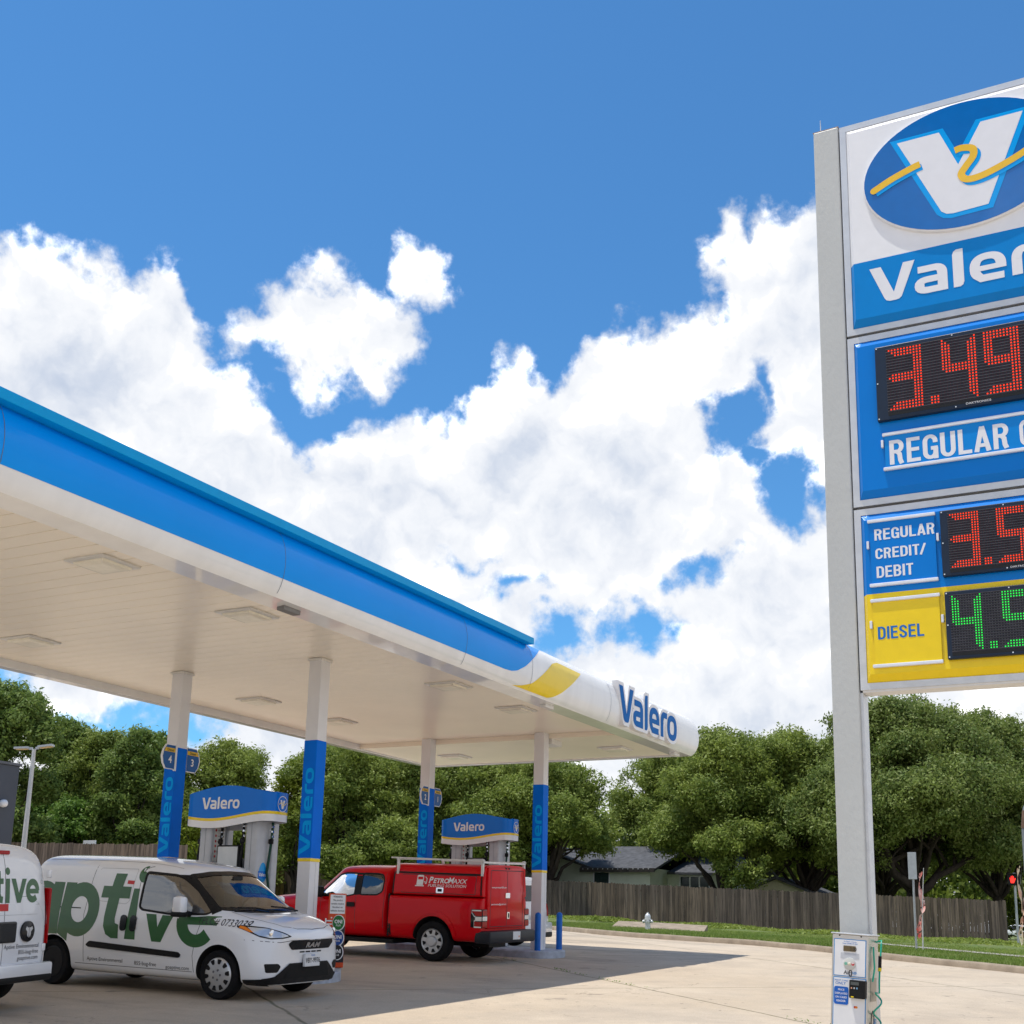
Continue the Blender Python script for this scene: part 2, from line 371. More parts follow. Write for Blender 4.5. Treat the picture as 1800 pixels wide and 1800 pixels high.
def emblem(a, b):
    """oval badge parts, centred, half axes a,b -> dict of Flats by colour"""
    E = {}
    E['oval'] = Flat().poly(arc(0, 0, a, b, 0, 360, 64)[:-1])
    V = [(-.64, .60), (-.215, .60), (-.045, .0), (.195, .60), (.60, .60), (.22, -.74), (-.12, -.76), (-.185, -.745), (-.235, -.69)]
    E['v_edge'] = Flat().poly([(-.715, .655), (-.175, .655), (-.04, .19), (.15, .655), (.68, .655), (.262, -.81), (-.14, -.83), (-.22, -.80), (-.28, -.725)]).xf(a, b)
    E['v'] = Flat().poly(V).xf(a, b)
    rib = [(-.90, -.10), (-.72, .02), (-.52, .12), (-.42, .16)]
    rib2 = [(-.07, .235), (.0, .25), (.10, .20), (.105, .08), (.03, -.06), (-.02, -.17), (.02, -.265), (.13, -.28), (.30, -.22), (.55, -.08), (.78, .10), (.93, .25)]
    def sm(p, k=6):
        o = []
        for i in range(len(p) - 1):
            p0 = Vector(p[max(i - 1, 0)]); p1 = Vector(p[i]); p2 = Vector(p[i + 1]); p3 = Vector(p[min(i + 2, len(p) - 1)])
            for j in range(k):
                t = j / k; q = .5 * ((2 * p1) + (-p0 + p2) * t + (2 * p0 - 5 * p1 + 4 * p2 - p3) * t * t + (-p0 + 3 * p1 - 3 * p2 + p3) * t ** 3); o.append((q.x * a, q.y * b))
        o.append((p[-1][0] * a, p[-1][1] * b)); return o
    w = .105 * b
    E['ribbon'] = Flat().stroke(sm(rib, 10), w).stroke(sm(rib2, 10), w).poly(arc(rib[0][0] * a, rib[0][1] * b, w / 2, w / 2, 0, 360, 16)[:-1], 1)
    E['ribbon_edge'] = Flat().stroke([(x + .02 * a, y - .05 * b) for x, y in sm(rib)], w).stroke([(x + .03 * a, y - .055 * b) for x, y in sm(rib2)], w)
    return E
VAL = wordmark()
def condensed(s):
    """narrow bold grotesque capitals, cap height 1"""
    f = Flat(); x = 0.; t, h = .155, .145; l, r, bo, tp = t / 2, .50 - t / 2, h / 2, 1 - h / 2
    for ch in s:
        S = lambda p, k=0: f.stroke([(x + u, v) for u, v in p], t, h, k)
        w = .50
        top = arc(.25, .72, .25 - l, tp - .72, 0, 180, 10); bot = arc(.25, .28, .25 - l, .28 - bo, 180, 360, 10)
        if ch == 'E': S([(l, 0), (l, 1)]); S([(l, tp), (.45, tp)], 1); S([(l, .51), (.42, .51)], 1); S([(l, bo), (.46, bo)], 1); w = .46
        elif ch == 'L': S([(l, 0), (l, 1)]); S([(l, bo), (.44, bo)], 1); w = .43
        elif ch == 'I': S([(l, 0), (l, 1)]); w = t
        elif ch == 'T': S([(.0, tp), (.46, tp)]); S([(.23, 0), (.23, tp)], 1); w = .46
        elif ch == 'H': S([(l, 0), (l, 1)]); S([(r, 0), (r, 1)]); S([(l, .51), (r, .51)], 1)
        elif ch == 'D': S([(l, 0), (l, 1)]); S([(l, tp), (.22, tp)] + arc(.24, .70, r - .24, tp - .70, 80, 0, 6) + arc(.24, .30, r - .24, .30 - bo, 0, -80, 6) + [(.22, bo), (l, bo)], 1)
        elif ch in 'RB':
            S([(l, 0), (l, 1)]); S([(l, tp), (.25, tp)] + arc(.26, .72, r - .27, tp - .72, 80, -80, 9) + [(.25, .515), (l, .515)], 1)
            if ch == 'R': S([(.26, .51), (.34, .40), (.36, .15), (.41, 0)], 2)
            else: S([(.2, .515), (.26, .515)] + arc(.26, .29, r - .26, .29 - bo, 80, -80, 9) + [(.25, bo), (l, bo)], 2)
        elif ch == 'U': S([(l, 1), (l, .28)] + bot[1:-1] + [(r, .28), (r, 1)])
        elif ch in 'CG':
            S([(r, .66)] + top + [(l, .5)] + bot + ([(r, .36)] if ch == 'C' else [(r, .46)]))
            if ch == 'G': S([(.27, .44), (.50, .44)], 1); S([(r + .01, .0), (r + .01, .46)], 2)
        elif ch == 'A': S([(.07, 0), (.265, 1)]); S([(.465, 0), (.27, 1)], 1); S([(.15, .25), (.39, .25)], 2); w = .535
        elif ch == 'S': S([(r, .70)] + arc(.25, .73, .25 - l, tp - .73, 10, 180, 9) + [(l + .02, .63), (.25, .51), (r - .02, .38)] + arc(.25, .27, .25 - l, .27 - bo, 0, -170, 9) + [(l, .31)])
        elif ch == '/': S([(.0, -.02), (.30, 1.02)]); w = .30
        elif ch == ' ': w = .2
        x += w + .085
    return f
def plane_map(o, ux, uy, n):
    o, ux, uy, n = Vector(o), Vector(ux), Vector(uy), Vector(n)
    return lambda u, v, d: o + ux * u + uy * v + n * d
# ------------------------------------------------------------------ ground
def settle(root, loc):
    """put the thing's Empty at its base without moving its parts"""
    off = Matrix.Translation(-Vector(loc)); seen = set()
    def rec(o):
        for ch in [q for q in bpy.data.objects if q.parent == o]:
            if ch.data and ch.data.name not in seen: seen.add(ch.data.name); ch.data.transform(off)
            rec(ch)
    rec(root); root.location = loc
KERB = [(18, -16), (22, -8), (26, -1), (28.75, 2.9), (31, 6.2), (33.1, 8.4), (34.3, 10.55), (34.9, 13.8), (35.7, 15.9), (37.2, 17.2), (39.4, 19.2), (40.8, 24), (41.5, 32), (41.5, 62)]
ky = [k[1] for k in KERB]; kx_ = [k[0] for k in KERB]
def kx(y): return float(np.interp(y, ky, kx_))
def zf(y): return 1.52 + (max(-12, min(y, 46)) - 6.3) * .0362
def vz(x, y):
    a = kx(y); t = (x - a) / max(56.3 - a, 1); zk = gz(a, y) + .13
    return zk + (zf(y) - zk) * max(0, min(1, t))
def concrete():
    m = bpy.data.materials.new('lot_concrete'); m.use_nodes = True
    t = m.node_tree; n = t.nodes; l = t.links; p = n['Principled BSDF']; p.inputs['Roughness'].default_value = .85; p.inputs['Specular IOR Level'].default_value = .25
    g = n.new('ShaderNodeNewGeometry'); pos = g.outputs['Position']
    def nz(scale, det=6, rough=.55, vec=pos):
        q = n.new('ShaderNodeTexNoise'); q.inputs['Scale'].default_value = scale; q.inputs['Detail'].default_value = det; q.inputs['Roughness'].default_value = rough; l.new(vec, q.inputs['Vector']); return q
    def mr(v, a, b, c=0., d=1.):
        q = n.new('ShaderNodeMapRange'); l.new(v, q.inputs[0]); q.inputs[1].default_value = a; q.inputs[2].default_value = b; q.inputs[3].default_value = c; q.inputs[4].default_value = d; return q.outputs[0]
    def mx(f, a, b, mode='MIX'):
        q = n.new('ShaderNodeMix'); q.data_type = 'RGBA'; q.blend_type = mode
        for i, s in ((0, f), (6, a), (7, b)):
            if isinstance(s, bpy.types.NodeSocket): l.new(s, q.inputs[i])
            else: q.inputs[i].default_value = s
        return q.outputs[2]
    def mt(op, a, b=None):
        q = n.new('ShaderNodeMath'); q.operation = op
        for i, s in ((0, a), (1, b)):
            if s is None: continue
            if isinstance(s, bpy.types.NodeSocket): l.new(s, q.inputs[i])
            else: q.inputs[i].default_value = s
        return q.outputs[0]
    base = mx(mr(nz(.22, 4).outputs[0], .35, .65), (.50, .405, .295, 1), (.57, .48, .37, 1))
    base = mx(mr(nz(1.6, 8, .68).outputs[0], .40, .72, 0, .62), base, (.40, .33, .255, 1))
    base = mx(mr(nz(.55, 5, .6).outputs[0], .52, .66, 0, .35), base, (.33, .28, .23, 1))
    # exposed aggregate
    sp = nz(55, 3, .7).outputs[0]; base = mx(mr(sp, .5, .72, 0, .55), base, (.30, .235, .19, 1)); base = mx(mr(sp, .42, .28, 0, .5), base, (.68, .62, .54, 1))
    # oil and tyre marks along the fuelling lanes
    xyz = n.new('ShaderNodeSeparateXYZ'); l.new(pos, xyz.inputs[0])
    mp = n.new('ShaderNodeMapping'); mp.inputs['Scale'].default_value = (1.1, .28, 1); l.new(pos, mp.inputs[0])
    st = mr(nz(.8, 6, .6, mp.outputs[0]).outputs[0], .5, .72, 0, .55)
    lane = mt('MULTIPLY', st, mr(xyz.outputs[1], 8., 11., 0, 1.)); base = mx(lane, base, (.16, .14, .125, 1))
    spots = mr(nz(1.7, 2, .5).outputs[0], .70, .76, 0, .5); base = mx(spots, base, (.12, .105, .095, 1))
    # sawn joints between the slabs, weeds and dirt in them
    wob = mr(nz(1.2, 5, .6).outputs[0], 0, 1, -.05, .05)
    def joint(nx, ny, c0, step, wd):
        q = mt('ADD', mt('MULTIPLY', xyz.outputs[0], nx), mt('MULTIPLY', xyz.outputs[1], ny)); q = mt('ADD', mt('SUBTRACT', q, c0 - step / 2), wob)
        q = mt('ABSOLUTE', mt('SUBTRACT', mt('FLOORED_MODULO', q, step), step / 2)); return mr(q, wd, wd * .35, 0, 1)
    j = mt('MAXIMUM', joint(.75, -.66, 9.4, 6.3, .035), joint(.66, .75, 18.6, 7.6, .028))
    jn = mr(nz(3.5, 4).outputs[0], .42, .62); jcol = mx(jn, (.13, .12, .06, 1), (.19, .165, .115, 1)); base = mx(mt('MULTIPLY', j, .85), base, jcol)
    # hairline cracks
    vo = n.new('ShaderNodeTexVoronoi'); vo.feature = 'DISTANCE_TO_EDGE'; vo.inputs['Scale'].default_value = .16
    wv = n.new('ShaderNodeVectorMath'); wv.operation = 'ADD'; l.new(pos, wv.inputs[0]); sc = n.new('ShaderNodeVectorMath'); sc.operation = 'SCALE'; l.new(nz(1.1, 5).outputs['Color'], sc.inputs[0]); sc.inputs['Scale'].default_value = 1.6
    l.new(sc.outputs[0], wv.inputs[1]); l.new(wv.outputs[0], vo.inputs['Vector'])
    ck = mt('MULTIPLY', mr(vo.outputs[0], .0030, .0010, 0, .6), mr(nz(.35, 3).outputs[0], .45, .6)); base = mx(ck, base, (.17, .14, .11, 1))
    drip = mt('MULTIPLY', mr(nz(6.5, 2, .5).outputs[0], .68, .74, 0, .6), mr(nz(.5, 2).outputs[0], .45, .6)); base = mx(drip, base, (.13, .11, .095, 1))
    l.new(base, p.inputs['Base Color'])
    b = n.new('ShaderNodeBump'); b.inputs['Strength'].default_value = .35; b.inputs['Distance'].default_value = .006; l.new(sp, b.inputs['Height']); l.new(b.outputs[0], p.inputs['Normal'])
    return m
CONC = concrete()
xs_ = [-300, -60, -25, 0, 18, 28, 36, 60, 400]; ys_ = [-300, -60, -25, 0, 15, 30, 45, 70, 400]
b = MB(); b.add([(x, y, gz(x, y)) for y in ys_ for x in xs_], [(j * 9 + i, j * 9 + i + 1, j * 9 + i + 10, j * 9 + i + 9) for j in range(8) for i in range(8)])
tag(b.build('ground', CONC), kind='structure')
KERBM = mat('kerb_concrete', (.36, .29, .215), .9, var=.3, vscale=3, bump=.6, bscale=25, col2=(.24, .19, .14))
GRASSG = mat('verge_soil', (.085, .14, .028), .95, vscale=1.6, col2=(.17, .18, .07), bump=.8, bscale=15)
def dense_kerb():
    o = []
    for y in np.arange(-16, 62, .8): o.append((kx(y), float(y)))
    return o
DK = dense_kerb()
b = MB(); prof = [(0, -.05), (.015, .10), (.05, .14), (.15, .145), (.17, .12)]
rows = []
for i, (x, y) in enumerate(DK):
    a = DK[max(i - 1, 0)]; c = DK[min(i + 1, len(DK) - 1)]; t = Vector((c[0] - a[0], c[1] - a[1], 0)).normalized(); nn = Vector((t.y, -t.x, 0))
    rows.append([Vector((x, y, gz(x, y) + h + .006 * math.sin(i * 2.1) * (h > 0))) + nn * w for w, h in prof])
k = len(prof); b.add([v for r in rows for v in r], [(i * k + j, i * k + j + 1, (i + 1) * k + j + 1, (i + 1) * k + j) for i in range(len(rows) - 1) for j in range(k - 1)])
tag(b.build('kerb', KERBM, smooth=True, angle=50), kind='structure')
TS = [0, .05, .12, .25, .45, .7, 1]
b = MB(); rr = []
for (x, y) in DK: rr.append([(x + .14 + (56.4 - x - .14) * t, y, vz(x + (56.4 - x) * t, y) - (.02 if t == 0 else 0) + .05 * math.sin(y * 1.3 + t * 9) * (0 < t < 1)) for t in TS] + [(75, y, zf(y)), (120, y, zf(y)), (500, y, zf(y))])
k = len(rr[0]); b.add([v for r in rr for v in r], [(i * k + j, i * k + j + 1, (i + 1) * k + j + 1, (i + 1) * k + j) for i in range(len(rr) - 1) for j in range(k - 1)])
tag(b.build('verge', GRASSG, smooth=True, angle=80), kind='structure')
SIDEW = mat('path_concrete', (.36, .33, .30), .9, var=.15, vscale=2, bump=.3)
b = MB(); pv = []
for q in np.linspace(0, 1, 20):
    x, y = 40.0 + (34.2 - 40.) * q, 9.2 + (1.5 - 9.2) * q
    for w in (-.55, .55): pv.append((x + w * .8, y - w * .6, vz(x + w * .8, y - w * .6) + .06))
b.add(pv, [(2 * i, 2 * i + 1, 2 * i + 3, 2 * i + 2) for i in range(19)]); tag(b.build('path', SIDEW), kind='structure')
# drain apron behind the hydrant, dappled shade put into its mottled concrete colour
b = MB(); A_ = [(41., 17.6), (41., 16.2), (41., 14.2), (42.6, 14.6), (42.6, 16.4), (42.6, 18.0)]
zz = [vz(*q) + (.04 if q[0] == 41. else .24) for q in A_]
b.add([(x, y, z) for (x, y), z in zip(A_, zz)] + [(x, y, z - .3) for (x, y), z in zip(A_, zz)], [(0, 1, 4, 5), (1, 2, 3, 4), (0, 1, 7, 6), (1, 2, 8, 7), (2, 3, 9, 8), (5, 0, 6, 11), (3, 4, 10, 9), (4, 5, 11, 10)])
tag(b.build('drain_apron', KERBM), kind='structure')

# ------------------------------------------------------------------ canopy
CW = mat('canopy_white', (.80, .81, .82), .2, coat=.6, var=.05, vscale=2.0, stretch=(1.5, 1.5, .25), bump=.02, bscale=3)
CBLUE = mat('canopy_blue', (.0, .30, .90), .24, spec=.1, coat=.14, var=.03, vscale=1.)
CAPB = mat('canopy_cap_blue', (.0, .34, .74), .45, spec=.1, coat=.1, var=.03)
SOFFIT = mat('soffit_white', (.93, .85, .72), .26, var=.05, vscale=.5, spec=.5)
COLW = mat('column_white', (.72, .72, .74), .42, var=.03, vscale=3)
FIX = mat('fixture_white', (.70, .69, .67), .45, var=.04)
LENS = mat('fixture_lens', (.84, .80, .68), .25, var=.06)
ZS = 5.97
canopy = thing('fuel_canopy', 'long flat fuel station canopy with blue and white rounded edge on white and blue columns', 'canopy')
X0, X1, Y0, Y1 = 3.9, 28.7, 10.2, 17.8
FP = [(0, 0.), (.045, .045), (.085, .12), (.125, .25), (.142, .40), (.14, .52), (.115, .66), (.06, .80), (-.02, .90), (-.12, .955)]
fl = [0.]
for i in range(1, len(FP)): fl.append(fl[-1] + math.hypot(FP[i][0] - FP[i - 1][0], FP[i][1] - FP[i - 1][1]))
def fprof(s):
    return float(np.interp(s, fl, [p[0] for p in FP])), float(np.interp(s, fl, [p[1] for p in FP]))
def z2s(z): return float(np.interp(z - ZS, [p[1] for p in FP], fl))
def sweep(prof, inner=0):
    b = MB(); rings = []
    for (o, h) in prof: rings.append([(X0 - o, Y0 - o, ZS + h), (X1 + o, Y0 - o, ZS + h), (X1 + o, Y1 + o, ZS + h), (X0 - o, Y1 + o, ZS + h)])
    b.add([v for r in rings for v in r], [(i * 4 + k, i * 4 + (k + 1) % 4, (i + 1) * 4 + (k + 1) % 4, (i + 1) * 4 + k) for i in range(len(rings) - 1) for k in range(4)])
    return b
o = sweep([(-.36, .11), (-.36, -.03), (-.345, -.045), (-.01, -.012)] + FP).build('fascia', CW, canopy, smooth=True, angle=32)
# roof deck
MB().add([(X0 + .1, Y0 + .1, ZS + .9), (X1 - .1, Y0 + .1, ZS + .9), (X1 - .1, Y1 - .1, ZS + .9), (X0 + .1, Y1 - .1, ZS + .9)], [(0, 1, 2, 3)]).build('roof_deck', GREY_METAL, canopy)
def fas(x, s, d):
    o, h = fprof(s); o2, h2 = fprof(min(s + .02, fl[-1])); o1, h1 = fprof(max(s - .02, 0)); t = Vector((o2 - o1, h2 - h1)).normalized(); nn = Vector((t.y, -t.x))
    return (x, Y0 - o - nn.x * d, ZS + h + nn.y * d)
def fascia_patch(xa, lo, hi, d, name, m, n=200, k=14):
    """patch on the front fascia between s=lo(x) and s=hi(x)"""
    b = MB(); vs = []
    for x in xa:
        a, c = lo(x), hi(x)
        for j in range(k + 1): vs.append(fas(x, a + (c - a) * j / k, d))
    b.add(vs, [(i * (k + 1) + j, i * (k + 1) + j + 1, (i + 1) * (k + 1) + j + 1, (i + 1) * (k + 1) + j) for i in range(len(xa) - 1) for j in range(k)])
    return b.build(name, m, canopy, smooth=True, angle=60)
sB = z2s(6.19); sT = z2s(6.92)
def blo(x):
    pts = [(0, sB), (18.7, sB), (18.95, sB + .015), (19.15, sB + .06), (19.45, sB + .2), (20.1, z2s(6.78)), (20.35, z2s(6.885)), (20.6, sT)]
    return float(np.interp(x, [p[0] for p in pts], [p[1] for p in pts]))
xa = list(np.linspace(X0 + .05, 18.6, 30)) + list(np.linspace(18.7, 20.6, 40))
fascia_patch(xa, blo, lambda x: sT, .004, 'blue_band', CBLUE)
def ylo(x): return float(np.interp(x, [19.15, 20.55, 20.75, 21.0, 21.95], [.035, .045, z2s(6.05), z2s(6.16), z2s(6.72)]))
def yhi(x): return float(np.interp(x, [19.15, 19.45, 19.8, 20.6, 20.85, 21.0, 21.95], [.036, .09, z2s(6.14), z2s(6.66), z2s(6.735), z2s(6.74), z2s(6.725)]))
fascia_patch(list(np.linspace(19.15, 21.95, 60)), ylo, yhi, .004, 'yellow_stripe', YELLOW)
MB().bbox(X0, 19.72, Y0 - .165, Y0 + .2, 6.845, 6.965, .006).build('cap_trim', CAPB, canopy)
SEAM = mat('seam_grey', (.12, .15, .2), .6)
for x in (7.9, 12.45, 17.3, 19.72, 23.35):
    sb = MB()
    for i in range(16):
        s0, s1 = fl[-1] * (.04 + .92 * i / 16), fl[-1] * (.04 + .92 * (i + 1) / 16); sb.add([fas(x, s0, .006), fas(x + .008, s0, .006), fas(x + .008, s1, .006), fas(x, s1, .006)], [(0, 1, 2, 3)])
    b2 = MB(); b2.v, b2.f, b2.mi = sb.v, sb.f, sb.mi; b2.build('panel_seam', SEAM, canopy)
# raised letters: white moulded backing, blue face
wf = VAL.fit(23.72, 27.2, 6.075, 6.86)
back = Flat()
x0_, x1_, y0_, y1_ = VAL.bounds()
for vs, fs, l in VAL.p:
    pass
bk = Flat()
V2 = Flat(); V2.poly([(-.13, 1.43), (.45, 1.43), (.74, .62), (.97, 1.43), (1.56, 1.43), (1.52, 1.22), (1.1, .06), (.97, -.13), (.5, -.13), (.36, .06)], 0)
wx, wy = .54, .47
ox = 1.40; V2.stroke([(ox + .0, .885), (ox + .45, .885)] + arc(ox + .58, .60, .26, .2825, 90, 0, 8, 2.6) + [(ox + .84, -.12)], wx, wy, 1).stroke([(ox + .84, .49), (ox + .45, .49)] + arc(ox + .38, .3, .245, .19, 90, 270, 10, 2.4) + [(ox + .84, .112)], wx, wy, 2).poly([(ox + .2, .05), (ox + .9, .05), (ox + .9, .9), (ox + .2, .9)], 0).poly([(ox + .15, .2), (ox + .7, .2), (ox + .7, .75), (ox + .15, .75)], 3)
ox = 2.56; V2.poly([(ox - .13, -.02), (ox - .05, -.12), (ox + .26, -.12), (ox + .42, .02), (ox + .45, .2), (ox + .45, 1.46), (ox + .06, 1.46), (ox - .1, 1.36), (ox - .13, 1.2)], 3)
ox = 3.06; V2.poly(arc(ox + .53, .5, .65, .63, 0, 360, 32, 2.5)[:-1], 0)
ox = 4.28; V2.stroke([(ox + .15, -.12), (ox + .15, .55)] + arc(ox + .40, .55, .25, .335, 180, 90, 8, 2.4) + [(ox + .82, .885)], wx, wy, 1).poly([(ox + .2, .4), (ox + .5, .5), (ox + .6, .8), (ox + .3, .85)], 0)
ox = 5.02; V2.poly(arc(ox + .55, .5, .68, .63, 0, 360, 32, 2.5)[:-1], 0)
a_, c_ = (27.2 - 23.72) / (x1_ - x0_), (6.86 - 6.075) / (y1_ - y0_)
V2 = V2.xf(a_, c_, 23.72 - x0_ * a_, 6.075 - y0_ * c_)
LETW = mat('letter_backing_white', (.82, .82, .84), .35, var=.02)
flat = lambda u, v, d: (u, Y0 - d, v)
sgn = V2.lay('letter_sign', LETW, flat, canopy, eps=.165, step=.001, thick=.13)
wf.lay('lettering', mat('sign_letter_blue', (.0, .135, .46), .45, spec=.06), flat, sgn, eps=.171, step=.0005)
# soffit of narrow planks running across, with a dropped bay at the far end
def soffit(xa, xb, z, name):
    b = MB(); x = xa; pr = []
    while x < xb - .02:
        e = min(x + .305, xb); pr += [(x, z), (e - .030, z - .006), (e - .027, z + .016), (e - .004, z + .016)]; x = e
    pr.append((xb, z)); n = len(pr)
    b.add([(p, Y0 + .355, q) for p, q in pr] + [(p, Y1 - .355, q) for p, q in pr], [(i, i + 1, i + 1 + n, i + n) for i in range(n - 1)])
    return b.build(name, SOFFIT, canopy)
soffit(X0 + .35, 24.95, ZS + .10, 'soffit')
soffit(24.96, X1 - .355, ZS - .005, 'soffit')
MB().box(24.93, 24.955, Y0 + .36, Y1 - .36, ZS - .012, ZS + .104).build('soffit_step', SOFFIT, canopy)
lx = [5.3, 7.97, 10.64, 13.4, 19.08, 21.75, 26.85]
for x in lx:
    for y in (11.45, 15.85):
        z = ZS + (.10 if x < 25 else -.005)
        f = MB().bbox(x - .33, x + .33, y - .33, y + .33, z - .03, z - .002, .012).build('canopy_light', FIX, canopy)
        b = MB(); vs = []
        for (w, h) in ((.25, -.031), (.24, -.06), (.17, -.075)): vs += [(x - w, y - w, z + h), (x + w, y - w, z + h), (x + w, y + w, z + h), (x - w, y + w, z + h)]
        b.add(vs, [(i * 4 + k, i * 4 + (k + 1) % 4, (i + 1) * 4 + (k + 1) % 4, (i + 1) * 4 + k) for i in range(2) for k in range(4)] + [(8, 9, 10, 11)]); b.build('lens', LENS, f)
VENT = mat('vent_grey', (.2, .2, .2), .6)
for x in (13.0, 21.0, 28.0): MB().bbox(x - .18, x + .18, Y0 + .12, Y0 + .25, ZS - .085, ZS - .02, .006).build('drain_box', VENT if x < 14 else FIX, canopy)
bx = MB().bbox(24.97, 25.5, 12.2, 12.5, ZS - .13, ZS - .008, .005).build('beam_cover', FIX, canopy)
def column(x, y, btop, bbot, sign):
    g = gz(x, y); w = .125
    c = MB().bbox(x - w, x + w, y - w, y + w, g + .1, ZS + .1, .008).build('column', COLW, canopy)
    q = w + .005
    MB().bbox(x - q, x + q, y - q, y + q, bbot, btop, .008).build('blue_wrap', BLUE_MATTE, c)
    MB().bbox(x - q, x + q, y - q, y + q, bbot - .055, bbot - .002, .006).build('yellow_band', YELLOW, c)
    MB().bbox(x - .15, x + .15, y - .15, y + .15, ZS + .05, ZS + .09, .005).build('collar', FIX, c) if x < 24 else None
    MB().box(x + .02, x + .034, y - w - .003, y - w + .01, g + .2, bbot - .06).build('seam', ALU, c)
    f = VAL.fit(bbot + .05, btop - (.46 if not sign else .52), -.105, .118)
    f.lay('lettering', mat('column_letter_blue', (.0, .36, .88), .5, spec=.08), lambda u, v, d: (x - q - d, y + v, u), c, eps=.003, step=.0006)
    if sign:
        for k, (sx, num) in enumerate(((-1, sign[0]), (1, sign[1]))):
            cx = x + sx * (w + .02); h = .43; zt = btop + .03; yy = y - w + .03
            out = [(0, 0), (.23, .0), (.30, -.09), (.335, -.215), (.30, -.34), (.23, -h), (0, -h)]
            F = lambda u, v, d, cx=cx, sx=sx: (cx + sx * u, yy - d, zt + v)
            s = MB().prism(out, 0, .03, F).build('pump_number_sign', WHITE, c)
            Flat().poly([(0, -.012), (.222, -.012), (.282, -.09), (.31, -.215), (.282, -.335), (.222, -h + .012), (0, -h + .012)]).lay('sign_face', mat('number_sign_blue', (.008, .10, .34), .4), F, s, eps=.033)
            Flat().poly([(.0, -.06), (.255, -.06), (.288, -.13), (.0, -.13)]).lay('diesel_band', mat('number_sign_yellow', (.75, .48, .03), .4), F, s, eps=.035)
            G = lambda u, v, d, cx=cx, sx=sx: (cx + sx * .135 + u, yy - d, zt + v)
            text('Diesel', .05, .01, .95, 'C').xf(oy=-.118).lay('diesel_lettering', TEXT_K, G, s, eps=.037)
            text(num, .13, .02, .9, 'C').xf(oy=-.32).lay('numeral', TEXT_W, G, s, eps=.037)
        MB().box(x - w - .04, x - w - .006, y - w - .02, y - w + .02, btop - .42, btop + .02).build('sign_bracket', WHITE, c)
for x, y, bt, bb, s in ((7.9, 12.36, 4.45, 2.55, None), (7.9, 15.35, 4.45, 2.55, None), (16.35, 12.33, 4.685, 2.77, None), (16.35, 15.35, 4.70, 2.80, ('4', '3')), (24.8, 12.38, 4.89, 3.0, None), (24.8, 15.37, 4.90, 3.02, ('2', '1'))):
    column(x, y, bt, bb, s)
settle(canopy, (16.3, 14, gz(16.3, 14)))

# ------------------------------------------------------------------ islands, bollards, dispensers
ISL = mat('island_paint', (.40, .43, .49), .7, var=.2, vscale=6, bump=.3)
def island(x, y0, y1, lab):
    b = MB(); r = .62; pts = []
    for a in range(180, 361, 15): pts.append((x + r * math.cos(R(a)), y0 + r * .55 + r * .55 * math.sin(R(a))))
    for a in range(0, 181, 15): pts.append((x + r * math.cos(R(a)), y1 - r * .55 + r * .55 * math.sin(R(a))))
    n = len(pts); vs = []
    for ins, h in ((0, -.05), (0, .13), (.02, .155), (.06, .16)):
        for (a, c) in pts:
            vs.append((a + (x - a) * ins / r, c + ((y0 + y1) / 2 - c) * ins / 2.2, gz(a, c) + h))
    b.add(vs, [(i * n + k, i * n + (k + 1) % n, (i + 1) * n + (k + 1) % n, (i + 1) * n + k) for i in range(3) for k in range(n)] + [tuple(range(3 * n, 4 * n))])
    o = b.build('pump_island', ISL, smooth=True, angle=35); tag(o, lab, 'pump island', 'raised kerbed islands under the canopy')
island(16.35, 11.8, 16.2, 'grey painted pump island under the canopy beside the white van')
island(24.85, 11.85, 16.2, 'grey painted pump island under the canopy behind the red pickup')
BOLL = mat('bollard_blue', (.006, .13, .52), .5, var=.12, vscale=6)
def bollard(x, y, lab, h=.80):
    z = gz(x, y) + .155
    b = MB(); b.lathe([(.066, 0), (.066, h - .05), (.055, h - .02), (.03, h), (.005, h + .006)], 18)
    o = b.build('bollard', BOLL, smooth=True, angle=40, loc=(x, y, z)); tag(o, lab, 'bollard', 'blue steel bollards at the pump island ends')
bollard(25.2, 12.06, 'blue bollard standing clear to the right of the last canopy column')
bollard(24.42, 12.2, 'blue bollard standing in front of the last canopy column beside the pickup tail')

